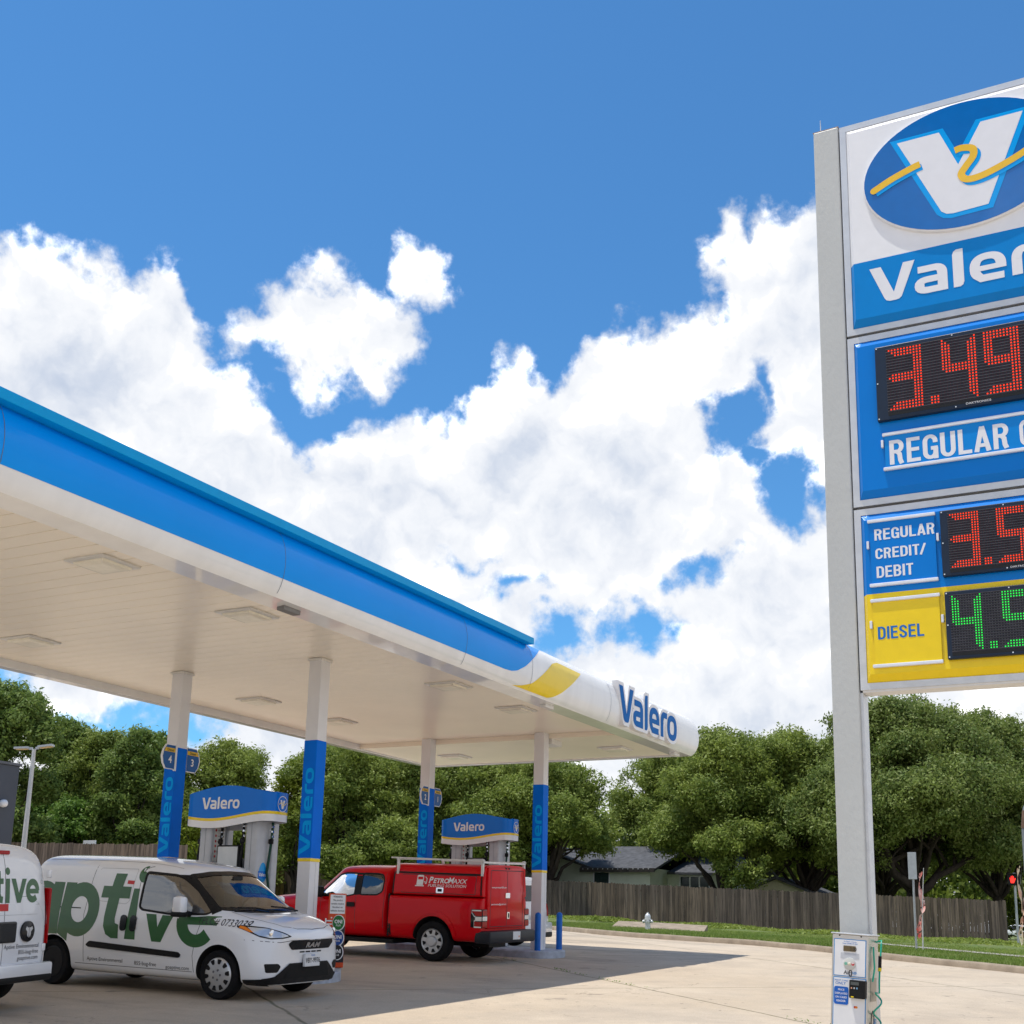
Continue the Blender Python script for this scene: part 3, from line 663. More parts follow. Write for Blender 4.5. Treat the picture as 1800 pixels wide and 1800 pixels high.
PUMPW = mat('pump_enamel', (.52, .54, .57), .4, var=.05)
PUMPD = mat('pump_panel_grey', (.30, .32, .35), .45, var=.05)
def ring(s):
    """plan outline of the valance, s in [0,1): rounded rectangle .52 x .86, starting mid -x side going to -y"""
    return s
def dispenser(x, y, lab):
    g = gz(x, y) + .155; root = thing('fuel_dispenser', lab, 'fuel dispenser', (x, y, g), 0, 'fuel dispensers under the canopy')
    # plan outline
    a, c, r = .29, .93, .22; ox = -.21; P = []
    for (cx, cy, a0) in ((-a + r, c - r, 90), (-a + r, -c + r, 180), (a - r, -c + r, 270), (a - r, c - r, 0)):
        for k in range(9): P.append((ox + cx + r * math.cos(R(a0 + 90 * k / 8)), cy + r * math.sin(R(a0 + 90 * k / 8)), cx, cy))
    # resample evenly
    Q = []; n = len(P)
    for i in range(n):
        p, q = Vector(P[i][:2]), Vector(P[(i + 1) % n][:2]); m = max(1, int((q - p).length / .05))
        for k in range(m): Q.append(p.lerp(q, k / m))
    a = .50
    def top(p): return 2.83 + .075 * math.cos(p.y / c * 1.55 * 1.6) * (1 if abs(p.x + .21) > .17 else .7)
    def wave(p): u = p.y / c; return -.052 * math.cos((u - .32) * 2.5)
    def strip(f0, f1, off, name, m, par):
        b = MB(); n = len(Q); vs = []
        for p in Q:
            d = (p - Vector((ox, 0))).normalized() * off; vs += [(p.x + d.x, p.y + d.y, f0(p)), (p.x + d.x, p.y + d.y, f1(p))]
        b.add(vs, [(2 * i, 2 * ((i + 1) % n), 2 * ((i + 1) % n) + 1, 2 * i + 1) for i in range(n)]); return b.build(name, m, par, smooth=True, angle=60)
    va = strip(lambda p: 2.42 + wave(p), top, 0, 'valance', BLUE, root)
    strip(lambda p: 2.375 + wave(p), lambda p: 2.421 + wave(p), .004, 'yellow_stripe', YELLOW, va)
    strip(lambda p: 2.26 + wave(p), lambda p: 2.376 + wave(p), 0, 'white_skirt', WHITE, va)
    n = len(Q); MB().add([(ox + (p.x - ox) * .97, p.y * .99, 2.32) for p in Q], [tuple(range(n))]).build('underside', PUMPD, va)
    MB().add([(ox + (p.x - ox) * .97, p.y * .99, 2.74) for p in Q], [tuple(range(n))]).build('valance_lid', PUMPD, va)
    f = VAL.fit(-.52, .28, 2.52, 2.72); f.lay('lettering', TEXT_W, lambda u, v, d: (-a - d, -u, v), va, eps=.004)
    # round emblem on the curved end
    def endmap(u, v, d):
        # around the corner from the -x side to the -y end
        th = u / .3; cx, cy = -a + r + .16, -c + r
        return (-.225 + u * .95, -c - d, v)
    em = emblem(.105, .105)
    Flat().stroke(arc(0, 0, .125, .125, 0, 360, 32)[:-1], .012, closed=True).xf(ox=.02, oy=2.60).lay('badge_ring', TEXT_W, endmap, va, eps=.004)
    em['v'].xf(ox=.02, oy=2.60).lay('badge_letter', TEXT_W, endmap, va, eps=.005)
    em['ribbon'].xf(ox=.02, oy=2.60).lay('badge_ribbon', YELLOW, endmap, va, eps=.006)
    for yy in (.52, -.455):
        MB().bbox(-.36, .0, yy - .13, yy + .13, 0, 2.36, .035).build('upright', PUMPW, root)
        MB().box(-.364, -.3595, yy - .004, yy + .004, .2, 2.3).build('upright_seam', PUMPD, root)
        MB().bbox(.03, .20, yy - .13, yy + .13, 0, 2.36, .035).build('upright', PUMPW, root)
    MB().bbox(-.30, .30, -.24, .20, .0, 1.72, .03).build('cabinet', PUMPD, root)
    s = MB().bbox(-.42, -.30, -.26, .20, 1.25, 1.93, .01).build('screen_frame', BLACK, root)
    MB().box(-.424, -.419, -.235, .175, 1.28, 1.905).build('screen_panel', mat('panel_white', (.62, .65, .66), .3), s)
    ps = MB().box(-.30, -.08, .384, .389, 1.68, 2.26).build('notice', mat('notice_paper', (.72, .72, .70), .6), root)
    nm = lambda u, v, d: (-.29 + u, .384 - d, v)
    for i, z in enumerate((2.19, 2.10, 2.01, 1.93, 1.84, 1.76)):
        Flat().poly(arc(.0, 0, .022, .022, 0, 360, 12)[:-1]).lay('warning_mark', TEXT_R, lambda u, v, d: nm(u + .03, v + z, d), ps, eps=.002)
    for t, z in (('No Smoking', 2.18), ('Stop Engine', 2.09), ('No Phones', 2.0), ('Stay at Pump', 1.92), ('Static', 1.83)):
        text(t, .022, .01, .9).lay('notice_lettering', TEXT_K, lambda u, v, d: nm(u + .065, v + z, d), ps, eps=.002)
    hb = []
    for (hy, hx) in ((.70, -.25), (-.28, -.34), (.30, -.2), (-.64, -.05)):
        h = MB(); h.tube([(hx, hy, 2.33), (hx - .02, hy, 2.0), (hx - .05, hy + .03, 1.5), (hx - .02, hy - .05, 1.0), (hx, hy, .7)], .022, 8); ho = h.build('hose', BLACK if hy > -.5 and hy != .74 else mat('hose_green', (.01, .06, .04), .5), root, smooth=True)
        for z in (2.26, 2.18, 2.10): MB().tube([(hx - .004, hy, z), (hx - .006, hy, z - .03)], .03, 8).build('hose_collar', CHROME, ho, smooth=True)
        nz_ = MB().bbox(hx - .06, hx + .0, hy - .04, hy + .04, 1.96, 2.05, .02).build('breakaway', BLACK, ho)
    # painted egg sticker on the near upright
    Flat().poly([(.10 * math.cos(t) * (1 - .18 * math.sin(t)), .16 * math.sin(t)) for t in np.linspace(0, 6.28, 24)[:-1]]).xf(ox=0, oy=1.50).lay('egg_sticker', BLUE_LIGHT, lambda u, v, d: (-.18 + u, -.585 - d, v), root, eps=.003)
    Flat().poly([(-.115, 1.40), (.115, 1.40), (.115, 1.52), (-.115, 1.52)], 0).lay('sticker_band', BLUE, lambda u, v, d: (-.18 + u, -.585 - d, v), root, eps=.005)
    VAL.fit(-.10, .10, 1.435, 1.49).lay('sticker_lettering', TEXT_W, lambda u, v, d: (-.18 + u, -.585 - d, v), root, eps=.007)
    text('MADE IN USA', .022, .01, .9, 'C').xf(oy=1.37).lay('sticker_slogan', BLUE_LIGHT, lambda u, v, d: (-.18 + u, -.585 - d, v), root, eps=.003)
    return root
dispenser(16.4, 13.74, 'fuel dispenser with blue wavy valance above the white van, beside the pump 4 column')
dispenser(24.85, 13.83, 'fuel dispenser with blue wavy valance seen above the red pickup cap')

# nicotine advert totem wrapped round the bollard at the island end
tw = thing('advert_totem', 'orange and black nicotine advert totem between the white van and red pickup', 'advert stand', (16.74, 12.0, gz(16.74, 12.0) + .15))
ORANGE = mat('advert_orange', (.62, .07, .015), .4); ABLK = mat('advert_black', (.02, .022, .03), .35)
bs = MB().lathe([(.115, -.14), (.115, .05), (.10, .06)], 20).build('base', mat('totem_base', (.42, .45, .5), .6), tw, smooth=True)
bd = MB().bbox(-.14, .14, -.14, .14, .06, 1.22, .012).build('advert_board', ORANGE, tw)
def tmap(u, v, d): return (-.14 - d, -u, v)
def tmap2(u, v, d): return (u, -.14 - d, v)
tw.rotation_euler = (0, 0, R(36))
for M_ in (tmap,):
    Flat().poly([(-.06, .14), (.138, .14), (.138, .70), (.08, .72), (-.04, .62), (-.06, .55)]).lay('advert_print', ABLK, M_, bd, eps=.002)
    Flat().poly([(-.115, .90), (.125, .90), (.125, 1.20), (-.115, 1.20)]).lay('warning_panel', WHITE, M_, bd, eps=.002)
    for i, t in enumerate(('WARNING:', 'This product', 'contains nicotine.', 'Nicotine is an', 'addictive chemical.')):
        text(t, .030, .012, .72, 'C').xf(ox=.005, oy=1.155 - i * .055).lay('warning_lettering', TEXT_K, M_, bd, eps=.004)
    for i, (cz, cc) in enumerate(((.76, (.01, .16, .03)), (.52, (.005, .06, .28)), (.30, (.012, .012, .016)))):
        Flat().poly(arc(.035, cz, .10, .125, 0, 360, 28)[:-1]).lay('advert_disc_rim', TEXT_W, M_, bd, eps=.004)
        Flat().poly(arc(.03, cz, .09, .113, 0, 360, 28)[:-1]).lay('advert_disc', mat('disc_tint', cc, .35), M_, bd, eps=.006)
        text('ONI', .058, .03, .85, 'C').xf(ox=.03, oy=cz - .01).lay('advert_lettering', TEXT_W, M_, bd, eps=.008)
        text('PLUS', .028, .015, .9, 'C').xf(ox=.03, oy=cz - .055).lay('advert_lettering', TEXT_W, M_, bd, eps=.008)
text('IT.', .11, .03, .8).xf(rot=R(90), ox=-.075, oy=.72).lay('advert_slogan', TEXT_W, tmap, bd, eps=.003)
# ------------------------------------------------------------------ price sign
SX = 12.25
POLE = mat('pole_grey_paint', (.50, .515, .505), .45, var=.035, vscale=1.5, bump=.35, bscale=22, stretch=(1, 1, .6))
SFACE_W = mat('sign_face_white', (.80, .81, .84), .22, coat=.3, var=.02)
SBLUE = mat('sign_face_blue', (.0, .19, .64), .3, spec=.12, coat=.12, var=.03, vscale=2)
SBAND = mat('sign_band_blue', (.0, .22, .62), .3, spec=.12, coat=.12, var=.03)
SYEL = mat('sign_face_yellow', (.86, .62, .004), .25, coat=.3, var=.03)
LETTER = mat('sign_letter_white', (.76, .77, .81), .3, var=.02)
LEDB = mat('led_case', (.008, .02, .045), .4, var=.1)
LEDF = mat('led_field', (.03, .031, .045), .7, var=.15)
LOUV = mat('led_louvre', (.10, .10, .12), .6, var=.15)
ACRYL = mat('acrylic_strip', (.72, .76, .84), .12, coat=.6, var=.05)
ps_ = thing('price_sign', 'tall price sign on a grey pole with oval emblem, red and green price boards', 'price sign')
def smap(u, v, d): return (SX - d, -u, v)          # u = -Y to the right, v = height, d = towards the driver
def sbox(b, u0, u1, v0, v1, d0, d1, bev=0.):
    if bev: b.bbox(SX - d1, SX - d0, -u1, -u0, v0, v1, bev)
    else: b.box(SX - d1, SX - d0, -u1, -u0, v0, v1)
    return b
gp = gz(12.25, 2.73)
pl = MB().bbox(SX - .005, SX + .27, 2.598, 2.87, gp - .1, 10.474, .012).build('pole', POLE, ps_)
MB().box(SX + .03, SX + .24, 2.567, 2.599, gp, 4.12).build('edge_channel', ALU, pl)
MB().box(SX - .002, SX + .275, 2.594, 2.875, 10.473, 10.482).build('pole_cap', mat('rusty_cap', (.32, .24, .2), .7), pl)
MB().tube([(SX + .01, 2.79, 10.45), (SX + .01, 2.79, 10.62)], [.008, .004], 6).build('lightning_spike', ALU, pl)
far = MB().bbox(SX - .005, SX + .27, -.215, .058, gz(12.25, -.1) - .1, 10.474, .012).build('pole', POLE, ps_)
U0, U1 = -2.585, -.07
def cabinet(v0, v1, cols):
    """aluminium frame with a pan-formed face; cols = [(v split top.., material)]"""
    fr = MB(); w = .068
    for q in ((U0, U1, v0, v0 + w), (U0, U1, v1 - w, v1), (U0, U0 + w, v0 + w, v1 - w), (U1 - w, U1, v0 + w, v1 - w)): sbox(fr, *q, -.24, 0.)
    f = fr.build('cabinet_frame', ALU, ps_)
    for k, (a, c, m) in enumerate(cols):
        b = MB(); i0, i1 = U0 + w, U1 - w; bz = .075; d = .055
        lo_open = k == 0; hi_open = k == len(cols) - 1
        oa, oc = a, c; ia = a + bz if lo_open else a; ic = c - bz if hi_open else c
        P = [(i0, oa, -.01), (i1, oa, -.01), (i1, oc, -.01), (i0, oc, -.01), (i0 + bz * .55, ia, d), (i1 - bz * .55, ia, d), (i1 - bz * .55, ic, d), (i0 + bz * .55, ic, d)]
        fs = [(4, 5, 6, 7), (0, 3, 7, 4), (1, 5, 6, 2)]
        if lo_open: fs.append((0, 4, 5, 1))
        if hi_open: fs.append((3, 2, 6, 7))
        b.add([smap(*p) for p in P], fs); o = b.build('sign_face', m, f)
    return f
c1 = cabinet(7.955, 10.455, [(8.023, 8.745, SBAND), (8.745, 10.387, SFACE_W)])
c2 = cabinet(6.05, 7.925, [(6.118, 7.857, SBLUE)])
c3 = cabinet(4.14, 6.02, [(4.208, 5.10, SYEL), (5.10, 5.952, SBLUE)])
for v in (7.94, 6.035): sbox(MB(), U0 + .01, U1, v - .016, v + .016, -.20, -.05).build('gap_strip', VENT, ps_)
sbox(MB(), U0 + .02, U1, 4.118, 4.141, -.23, -.01).build('bottom_plate', FIX, ps_)
FD = .055
# oval emblem standing proud of the face
oc = (-1.32, 9.585); oa, ob = 1.02, .725
ov = MB(); A = arc(oc[0], oc[1], oa, ob, 0, 360, 96)[:-1]; n = 96; vs = []
for ins, d in ((0, FD - .01), (0, FD + .028), (.006, FD + .036), (.02, FD + .040)):
    vs += [smap(oc[0] + (u - oc[0]) * (1 - ins / oa), oc[1] + (v - oc[1]) * (1 - ins / ob), d) for u, v in A]
ov.add(vs, [(i * n + k, i * n + (k + 1) % n, (i + 1) * n + (k + 1) % n, (i + 1) * n + k) for i in range(3) for k in range(n)] + [tuple(range(3 * n, 4 * n))])
ovo = ov.build('oval_rim', SFACE_W, c1, smooth=True, angle=30)
em = emblem(oa * .985, ob * .98); om = lambda u, v, d: smap(u + oc[0], v + oc[1], d)
EMB = mat('emblem_blue', (.0, .135, .46), .12, spec=.2, coat=.5, var=.04); EMBL = mat('emblem_light_blue', (.0, .34, .84), .2, spec=.15, coat=.25, var=.03)
em['oval'].lay('emblem_oval', EMB, om, c1, eps=FD + .042)
em['v_edge'].lay('emblem_edge', EMBL, om, c1, eps=FD + .044)
em['v'].lay('emblem_letter', LETTER, om, c1, eps=FD + .046)
em['ribbon_edge'].lay('emblem_edge', EMBL, om, c1, eps=FD + .048, step=.0006)
em['ribbon'].lay('emblem_ribbon', mat('ribbon_yellow', (.82, .50, .025), .2, coat=.5, var=.04), om, c1, eps=FD + .051, step=.0006)
VAL.fit(-2.315, -.325, 8.235, 8.655).lay('lettering', LETTER, smap, c1, eps=FD + .003, step=.0006)
# seven-segment style characters on a dot grid
def digit(ch):
    g = set()
    def hseg(r0, c0, c1):
        for r in range(3):
            for c in range(c0, c1): g.add((c, r0 + r))
    S = {'3': 'agdbc', '4': 'fgbc', '9': 'agdfbc', '5': 'afgcd'}[ch]; Wd, Ht = 11, 22
    if 'a' in S: g |= {(c, r) for r in range(3) for c in range(r, Wd - r * 0)}
    if 'd' in S: g |= {(c, Ht - 1 - r) for r in range(3) for c in range(r, Wd)}
    if 'g' in S: g |= {(c, 9 + r) for r in range(3) for c in range(abs(r - 1), Wd)}
    if 'f' in S: g |= {(c, r) for c in range(3) for r in range(c, 11)}
    if 'b' in S: g |= {(Wd - 1 - c, r) for c in range(3) for r in range(c if 'a' not in S else 0, 11)}
    if 'c' in S: g |= {(Wd - 1 - c, r) for c in range(3) for r in range(11, Ht - (c if 'd' not in S else 0))}
    if 'd' not in S: g -= {(Wd - 3, Ht - 1), (Wd - 3, Ht - 2), (Wd - 2, Ht - 1)}
    return g
def board(cab, u0, u1, v0, v1, au, av, pitch, chars, emit, es, unlit, maker):
    o = sbox(MB(), u0, u1, v0, v1, FD - .005, FD + .055, .008).build('price_board', LEDB, cab)
    ncol = int((u1 - .06 - au) / pitch); H = 22
    fu0, fu1, fv1 = au - pitch, au + ncol * pitch, av + pitch * .8; fv0 = av - pitch * 22
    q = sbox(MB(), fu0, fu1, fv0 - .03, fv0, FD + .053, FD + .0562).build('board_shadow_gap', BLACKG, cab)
    sbox(MB(), fu0, fu1, fv0, fv1, FD + .05, FD + .058).build('price_field', LEDF, cab)
    lit = set()
    for ch, c0 in chars:
        if ch == '.': lit |= {(c0 + i, 19 + j) for i in range(3) for j in range(3)}
        else: lit |= {(c0 + c, r) for c, r in digit(ch)}
    bl, bd_ = {}, MB(); hexa = [(math.cos(k * math.pi / 3), math.sin(k * math.pi / 3)) for k in range(6)]
    for c in range(ncol):
        for r in range(H):
            on = (c, r) in lit; rad = pitch * (.30 if on else .13); b = bl.setdefault(max((c0 for _, c0 in chars if c0 <= c), default=0), MB()) if on else bd_; uc, vc = au + c * pitch, av - r * pitch
            b.add([smap(uc + rad * x, vc + rad * y, FD + (.0625 if on else .0605)) for x, y in hexa], [(0, 1, 2, 3, 4, 5)])
    lm = mat('led_lit_' + maker, tuple(x * .3 for x in emit), .4, emit=emit, estr=es)
    for q_ in bl.values(): q_.build('price_digit', lm, cab, fix=False)
    bd_.build('unlit_dots', unlit, cab, fix=False)
    lv = MB()
    for r in range(H + 1): v = av + pitch * (.5 - r); sbox(lv, fu0, fu1, v - pitch * .06, v + pitch * .06, FD + .058, FD + .068)
    lv.build('louvres', LOUV, cab)
    sc = []
    for (u, v) in ((u0 + .018, v0 + .02), (u0 + .018, v1 - .02), (u0 + .018, (v0 + v1) / 2), ((u0 + u1) / 2 - .2, v1 - .02), ((u0 + u1) / 2 - .2, v0 + .02)):
        MB().box(SX - FD - .058, SX - FD - .054, -u - .006, -u + .006, v - .006, v + .006).build('screw', CHROME, cab)
    return o
DOTR = mat('unlit_red_dot', (.12, .02, .035), .5); DOTG = mat('unlit_green_dot', (.20, .24, .22), .5)
board(c2, -2.288, -.36, 6.90, 7.715, -2.146, 7.648, .0308, [('3', 0), ('.', 13), ('4', 17), ('9', 30)], (1., .045, .01), 1.05, DOTR, 'red')
board(c3, -1.735, -.16, 5.19, 5.862, -1.638, 5.803, .0252, [('3', 0), ('.', 12), ('5', 17)], (1., .05, .01), 1.05, DOTR, 'red_small')
board(c3, -1.73, -.16, 4.366, 5.036, -1.66, 4.978, .0252, [('4', 0), ('.', 13), ('5', 18)], (.03, 1., .10), .75, DOTG, 'green')
text('DAKTRONICS', .022, .012, 1.25).xf(ox=-1.43, oy=6.925).lay('maker_plate', TEXT_W, smap, c2, eps=FD + .057)
text('DAKTRONICS', .018, .012, 1.25).xf(ox=-1.12, oy=5.207).lay('maker_plate', TEXT_W, smap, c3, eps=FD + .057)
# slide-in product names held by clear strips
def name_plate(cab, u0, u1, v0, v1, m, lines, tm, name='product_plate'):
    o = sbox(MB(), u0, u1, v0, v1, FD + .012, FD + .017).build(name, m, cab)
    for (t, u, v, h, w) in lines:
        f = condensed(t).fit(u, u + w, v, v + h); f.lay('product_lettering', tm, smap, cab, eps=FD + .019)
    for vv in (v0 - .03, v1 - .005):
        st = MB(); sbox(st, u0 - .02, u1 + .01, vv, vv + .035, FD - .002, FD + .034, .008); st.build('acrylic_strip', ACRYL, cab)
    for uu in (u0 - .035, u1 + .01):
        sbox(MB(), uu, uu + .025, (v0 + v1) / 2 + .05, (v0 + v1) / 2 + .13, FD - .002, FD + .03, .005).build('acrylic_clip', ACRYL, cab)
PBLUE = mat('plate_blue', (.0, .23, .68), .3, spec=.15, coat=.15, var=.03)
name_plate(c2, -2.235, -.40, 6.40, 6.745, PBLUE, [('REGULAR', -2.19, 6.42, .27, 1.13), ('CASH', -.96, 6.42, .27, .50)], LETTER)
name_plate(c3, -2.42, -1.79, 5.195, 5.84, SBLUE, [('REGULAR', -2.375, 5.645, .12, .58), ('CREDIT/', -2.372, 5.447, .118, .49), ('DEBIT', -2.368, 5.255, .118, .355)], LETTER)
name_plate(c3, -2.42, -1.785, 4.37, 5.01, SYEL, [('DIESEL', -2.38, 4.625, .128, .44)], TEXT_B)
settle(ps_, (SX + .13, 2.735, gp))

# ------------------------------------------------------------------ tyre air machine leaning beside the pole
STEEL = mat('brushed_steel', (.55, .54, .52), .3, metal=.9, var=.12, vscale=3, stretch=(40, 1, 1))
DECAL = mat('decal_white', (.74, .75, .77), .4, var=.03); DECB = mat('decal_blue', (.01, .25, .62), .4); HOSE = mat('air_hose_green', (.012, .36, .24), .3, coat=.3, var=.1)
am = thing('air_machine', 'steel tyre air machine with green coiled hose standing by the sign pole', 'air pump', (11.78, 2.735, gz(11.8, 2.7)))
am.rotation_euler = (R(3.2), R(0), R(-4))
AH = 1.318; AW = .168; AD = .31
bd = MB().bbox(0, AD, -AW, AW, 0, AH - .012, .006).build('machine_case', STEEL, am)
MB().bbox(-.012, AD + .012, -AW - .012, AW + .012, AH - .012, AH, .004).build('case_lid', ALU, am)
def amap(u, v, d): return (-d, -u, v)
def aside(u, v, d): return (u, -AW - d, v)
def framed(u0, u1, v0, v1, name):
    Flat().poly([(u0, v0), (u1, v0), (u1, v1), (u0, v1)]).lay(name, DECB, amap, bd, eps=.002)
    Flat().poly([(u0 + .007, v0 + .007), (u1 - .007, v0 + .007), (u1 - .007, v1 - .007), (u0 + .007, v1 - .007)]).lay(name + '_field', DECAL, amap, bd, eps=.004)
framed(-.15, .148, .93, 1.265, 'instruction_decal'); framed(-.15, .152, .30, .922, 'payment_decal')
for i, t in enumerate(('For Repair or Service', 'Please Call 888-572-9600')): text(t, .011, .01, .9, 'C').xf(oy=1.238 - i * .018).lay('service_lettering', TEXT_B, amap, bd, eps=.006)
MB().bbox(-.012, 0, -.052, .06, 1.155, 1.205, .003).build('display', mat('lcd_brown', (.13, .095, .045), .3), am)
text('3.00', .03, .01, .9).xf(ox=-.0, oy=1.165).lay('display_digits', TEXT_K, lambda u, v, d: (-.012 - d, -u, v), am, eps=.001)
Flat().poly([(-.085, 1.09), (.085, 1.09), (.085, 1.14), (-.085, 1.14)]).lay('button_panel', mat('panel_silver', (.5, .52, .56), .4), amap, am, eps=.006)
dl = MB(); Mx = Matrix.Translation((0, .0, 1.045)) @ Matrix.Rotation(R(-90), 4, 'Y'); dl.lathe([(.056, .004), (.056, .012), (.05, .015)], 28, Mx); dial = dl.build('dial', mat('dial_grey', (.55, .55, .52), .4), am, smooth=True)
MB().lathe([(.013, .014), (.013, .024), (.008, .027)], 14, Mx).build('dial_button', mat('button_cream', (.7, .65, .5), .4), dial, smooth=True)
MB().lathe([(.014, .014), (.014, .018)], 14, Matrix.Translation((0, -.033, 1.045)) @ Matrix.Rotation(R(-90), 4, 'Y')).build('plus_button', TEXT_R, dial)
MB().lathe([(.014, .014), (.014, .018)], 14, Matrix.Translation((0, .033, 1.045)) @ Matrix.Rotation(R(-90), 4, 'Y')).build('minus_button', mat('minus_green', (.15, .4, .3), .4), dial)
text('+', .03, .02, 1, 'C').xf(ox=.033, oy=1.038).lay('plus_mark', TEXT_W, amap, dial, eps=.0195)
text('Air', .034, .01, 1.1).xf(ox=-.055, oy=.95).lay('maker_lettering', TEXT_K, amap, bd, eps=.006)
Flat().stroke(arc(.008, .962, .012, .028, 0, 360, 20)[:-1], .009, closed=True).lay('tyre_mark', TEXT_K, amap, bd, eps=.007)
text('up', .03, .012, 1.).xf(ox=.025, oy=.957).lay('maker_lettering', DECB, amap, bd, eps=.006)
text('CREDIT CARD', .014, .008, 1.1, 'C').xf(ox=-.08, oy=.885).lay('payment_lettering', TEXT_B, amap, bd, eps=.006)
text('ONLY', .024, .012, 1.1, 'C').xf(ox=-.08, oy=.855).lay('payment_lettering', TEXT_B, amap, bd, eps=.006)
Flat().poly(arc(-.073, .757, .067, .080, 0, 360, 40, 9)[:-1]).lay('price_notice', mat('notice_blue', (.008, .11, .47), .4), amap, bd, eps=.006)
for i, t in enumerate(('PRICE', 'DISPLAYED', 'ON CARD', 'READER')): text(t, .018, .01, .95, 'C').xf(ox=-.073, oy=.80 - i * .033).lay('price_notice_lettering', TEXT_W, amap, bd, eps=.008)
cr0 = MB().bbox(-.05, 0, -.155, -.01, .745, .905, .008).build('card_reader', BLACK, am)
MB().box(-.053, -.050, -.10, -.025, .862, .89).build('reader_display', mat('reader_grey', (.08, .09, .09), .2), cr0)
for i in range(3): MB().box(-.053, -.05, -.04 - i * .025, -.028 - i * .025, .828, .842).build('reader_icon', mat('icon_tint', ((.6, .3, .2), (.5, .5, .5), (.2, .4, .6))[i], .4), cr0)
MB().box(-.053, -.05, -.055, -.03, .752, .762).build('reader_icon', YELLOW, cr0)
for i, cc in enumerate(((.5, .02, .02), (.75, .25, .02))): Flat().poly(arc(.055 + i * .014, .665, .011, .011, 0, 360, 16)[:-1]).lay('card_mark', mat('card_tint', cc, .4), amap, bd, eps=.006 + i * .001)
text('1.  Set desired pressure using the', .009, .008, .95).xf(ox=-.12, oy=.455).lay('step_lettering', TEXT_K, amap, bd, eps=.006)
text('plus (+) or minus (-) buttons.', .009, .008, .95).xf(ox=-.10, oy=.438).lay('step_lettering', TEXT_K, amap, bd, eps=.006)
# side panel, holster and the coiled hose
Flat().poly([(.08, .72), (.27, .72), (.27, .93), (.08, .93)]).lay('side_hatch', mat('hatch_steel', (.34, .31, .27), .35, metal=.8), aside, bd, eps=.002)
Flat().stroke(arc(.17, .52, .045, .11, 0, 360, 24)[:-1], .022, closed=True).lay('side_tyre_mark', TEXT_K, aside, bd, eps=.002)
text('Air', .07, .01, 1.).xf(ox=.05, oy=.48).lay('side_lettering', TEXT_K, aside, bd, eps=.003)
text('up', .07, .01, 1.).xf(ox=.19, oy=.52).lay('side_lettering', DECB, aside, bd, eps=.003)
hp = [(.24, -AW + .01, 1.25), (.24, -AW - .05, 1.27), (.2, -AW - .06, 1.22), (.2, -AW - .05, 1.05), (.19, -AW - .05, .9), (.2, -AW - .05, .8)]
for i in range(60):
    t = i / 59; a = t * 2 * math.pi * 3.2; hp.append((.17 + .07 * math.sin(a) - .02 * t, -AW - .045 + .028 * math.cos(a), .80 - .62 * t))
MB().tube(hp, .0085, 8).build('air_hose', HOSE, am, smooth=True)
MB().tube([(.2, -AW - .05, 1.13), (.2, -AW - .05, 1.02)], .016, 8).build('hose_clip', BLACK, am)
MB().tube([(.12, -AW - .01, 1.21), (.10, -AW - .03, 1.02), (.08, -AW - .02, .9)], .0085, 8).build('water_hose', HOSE, am, smooth=True)
MB().tube([(.2, -AW - .05, 1.02), (.19, -AW - .05, .995)], .017, 8).build('hose_ferrule', YELLOW, am)
MB().tube([(.05, AW, .40), (.05, AW + .035, .41), (.05, AW + .04, .36)], .02, 8).build('side_tap', CHROME, am, smooth=True)
for u in (-.1, .1): MB().box(-.003, .001, u - .006, u + .006, AH - .03, AH - .018).build('rivet', BLACK, am)
# ------------------------------------------------------------------ vehicles
VWHITE = mat('van_white_paint', (.78, .79, .81), .22, coat=.9, var=.015, vscale=1.5)
VRED = mat('pickup_red_paint', (.60, .0, .006), .3, spec=.08, coat=.3, var=.05, vscale=1.5)
SEAMK = mat('panel_gap', (.05, .05, .055), .7, var=.1)
GLASS_S = glass('side_glass', (.22, .27, .28), op=3.4)
GLASS_W = glass('windscreen_glass', (.66, .68, .62), op=2.0)
GLASS_D = glass('tinted_glass', (.05, .06, .07), op=2.0)
LAMP_R = mat('lamp_red', (.36, .002, .004), .15, spec=.1, coat=.3, var=.1); LAMP_W = mat('lamp_clear', (.60, .62, .65), .08, metal=.35, coat=.9, var=.1)
LAMP_A = mat('lamp_amber', (.80, .20, .01), .15, coat=.7, var=.05)
SEAT = mat('seat_cloth', (.09, .088, .085), .9, var=.2, vscale=30)
SILVER = mat('wheel_silver', (.50, .51, .52), .35, metal=.6, var=.05)
PLATE = mat('plate_white', (.68, .69, .70), .4, var=.03)
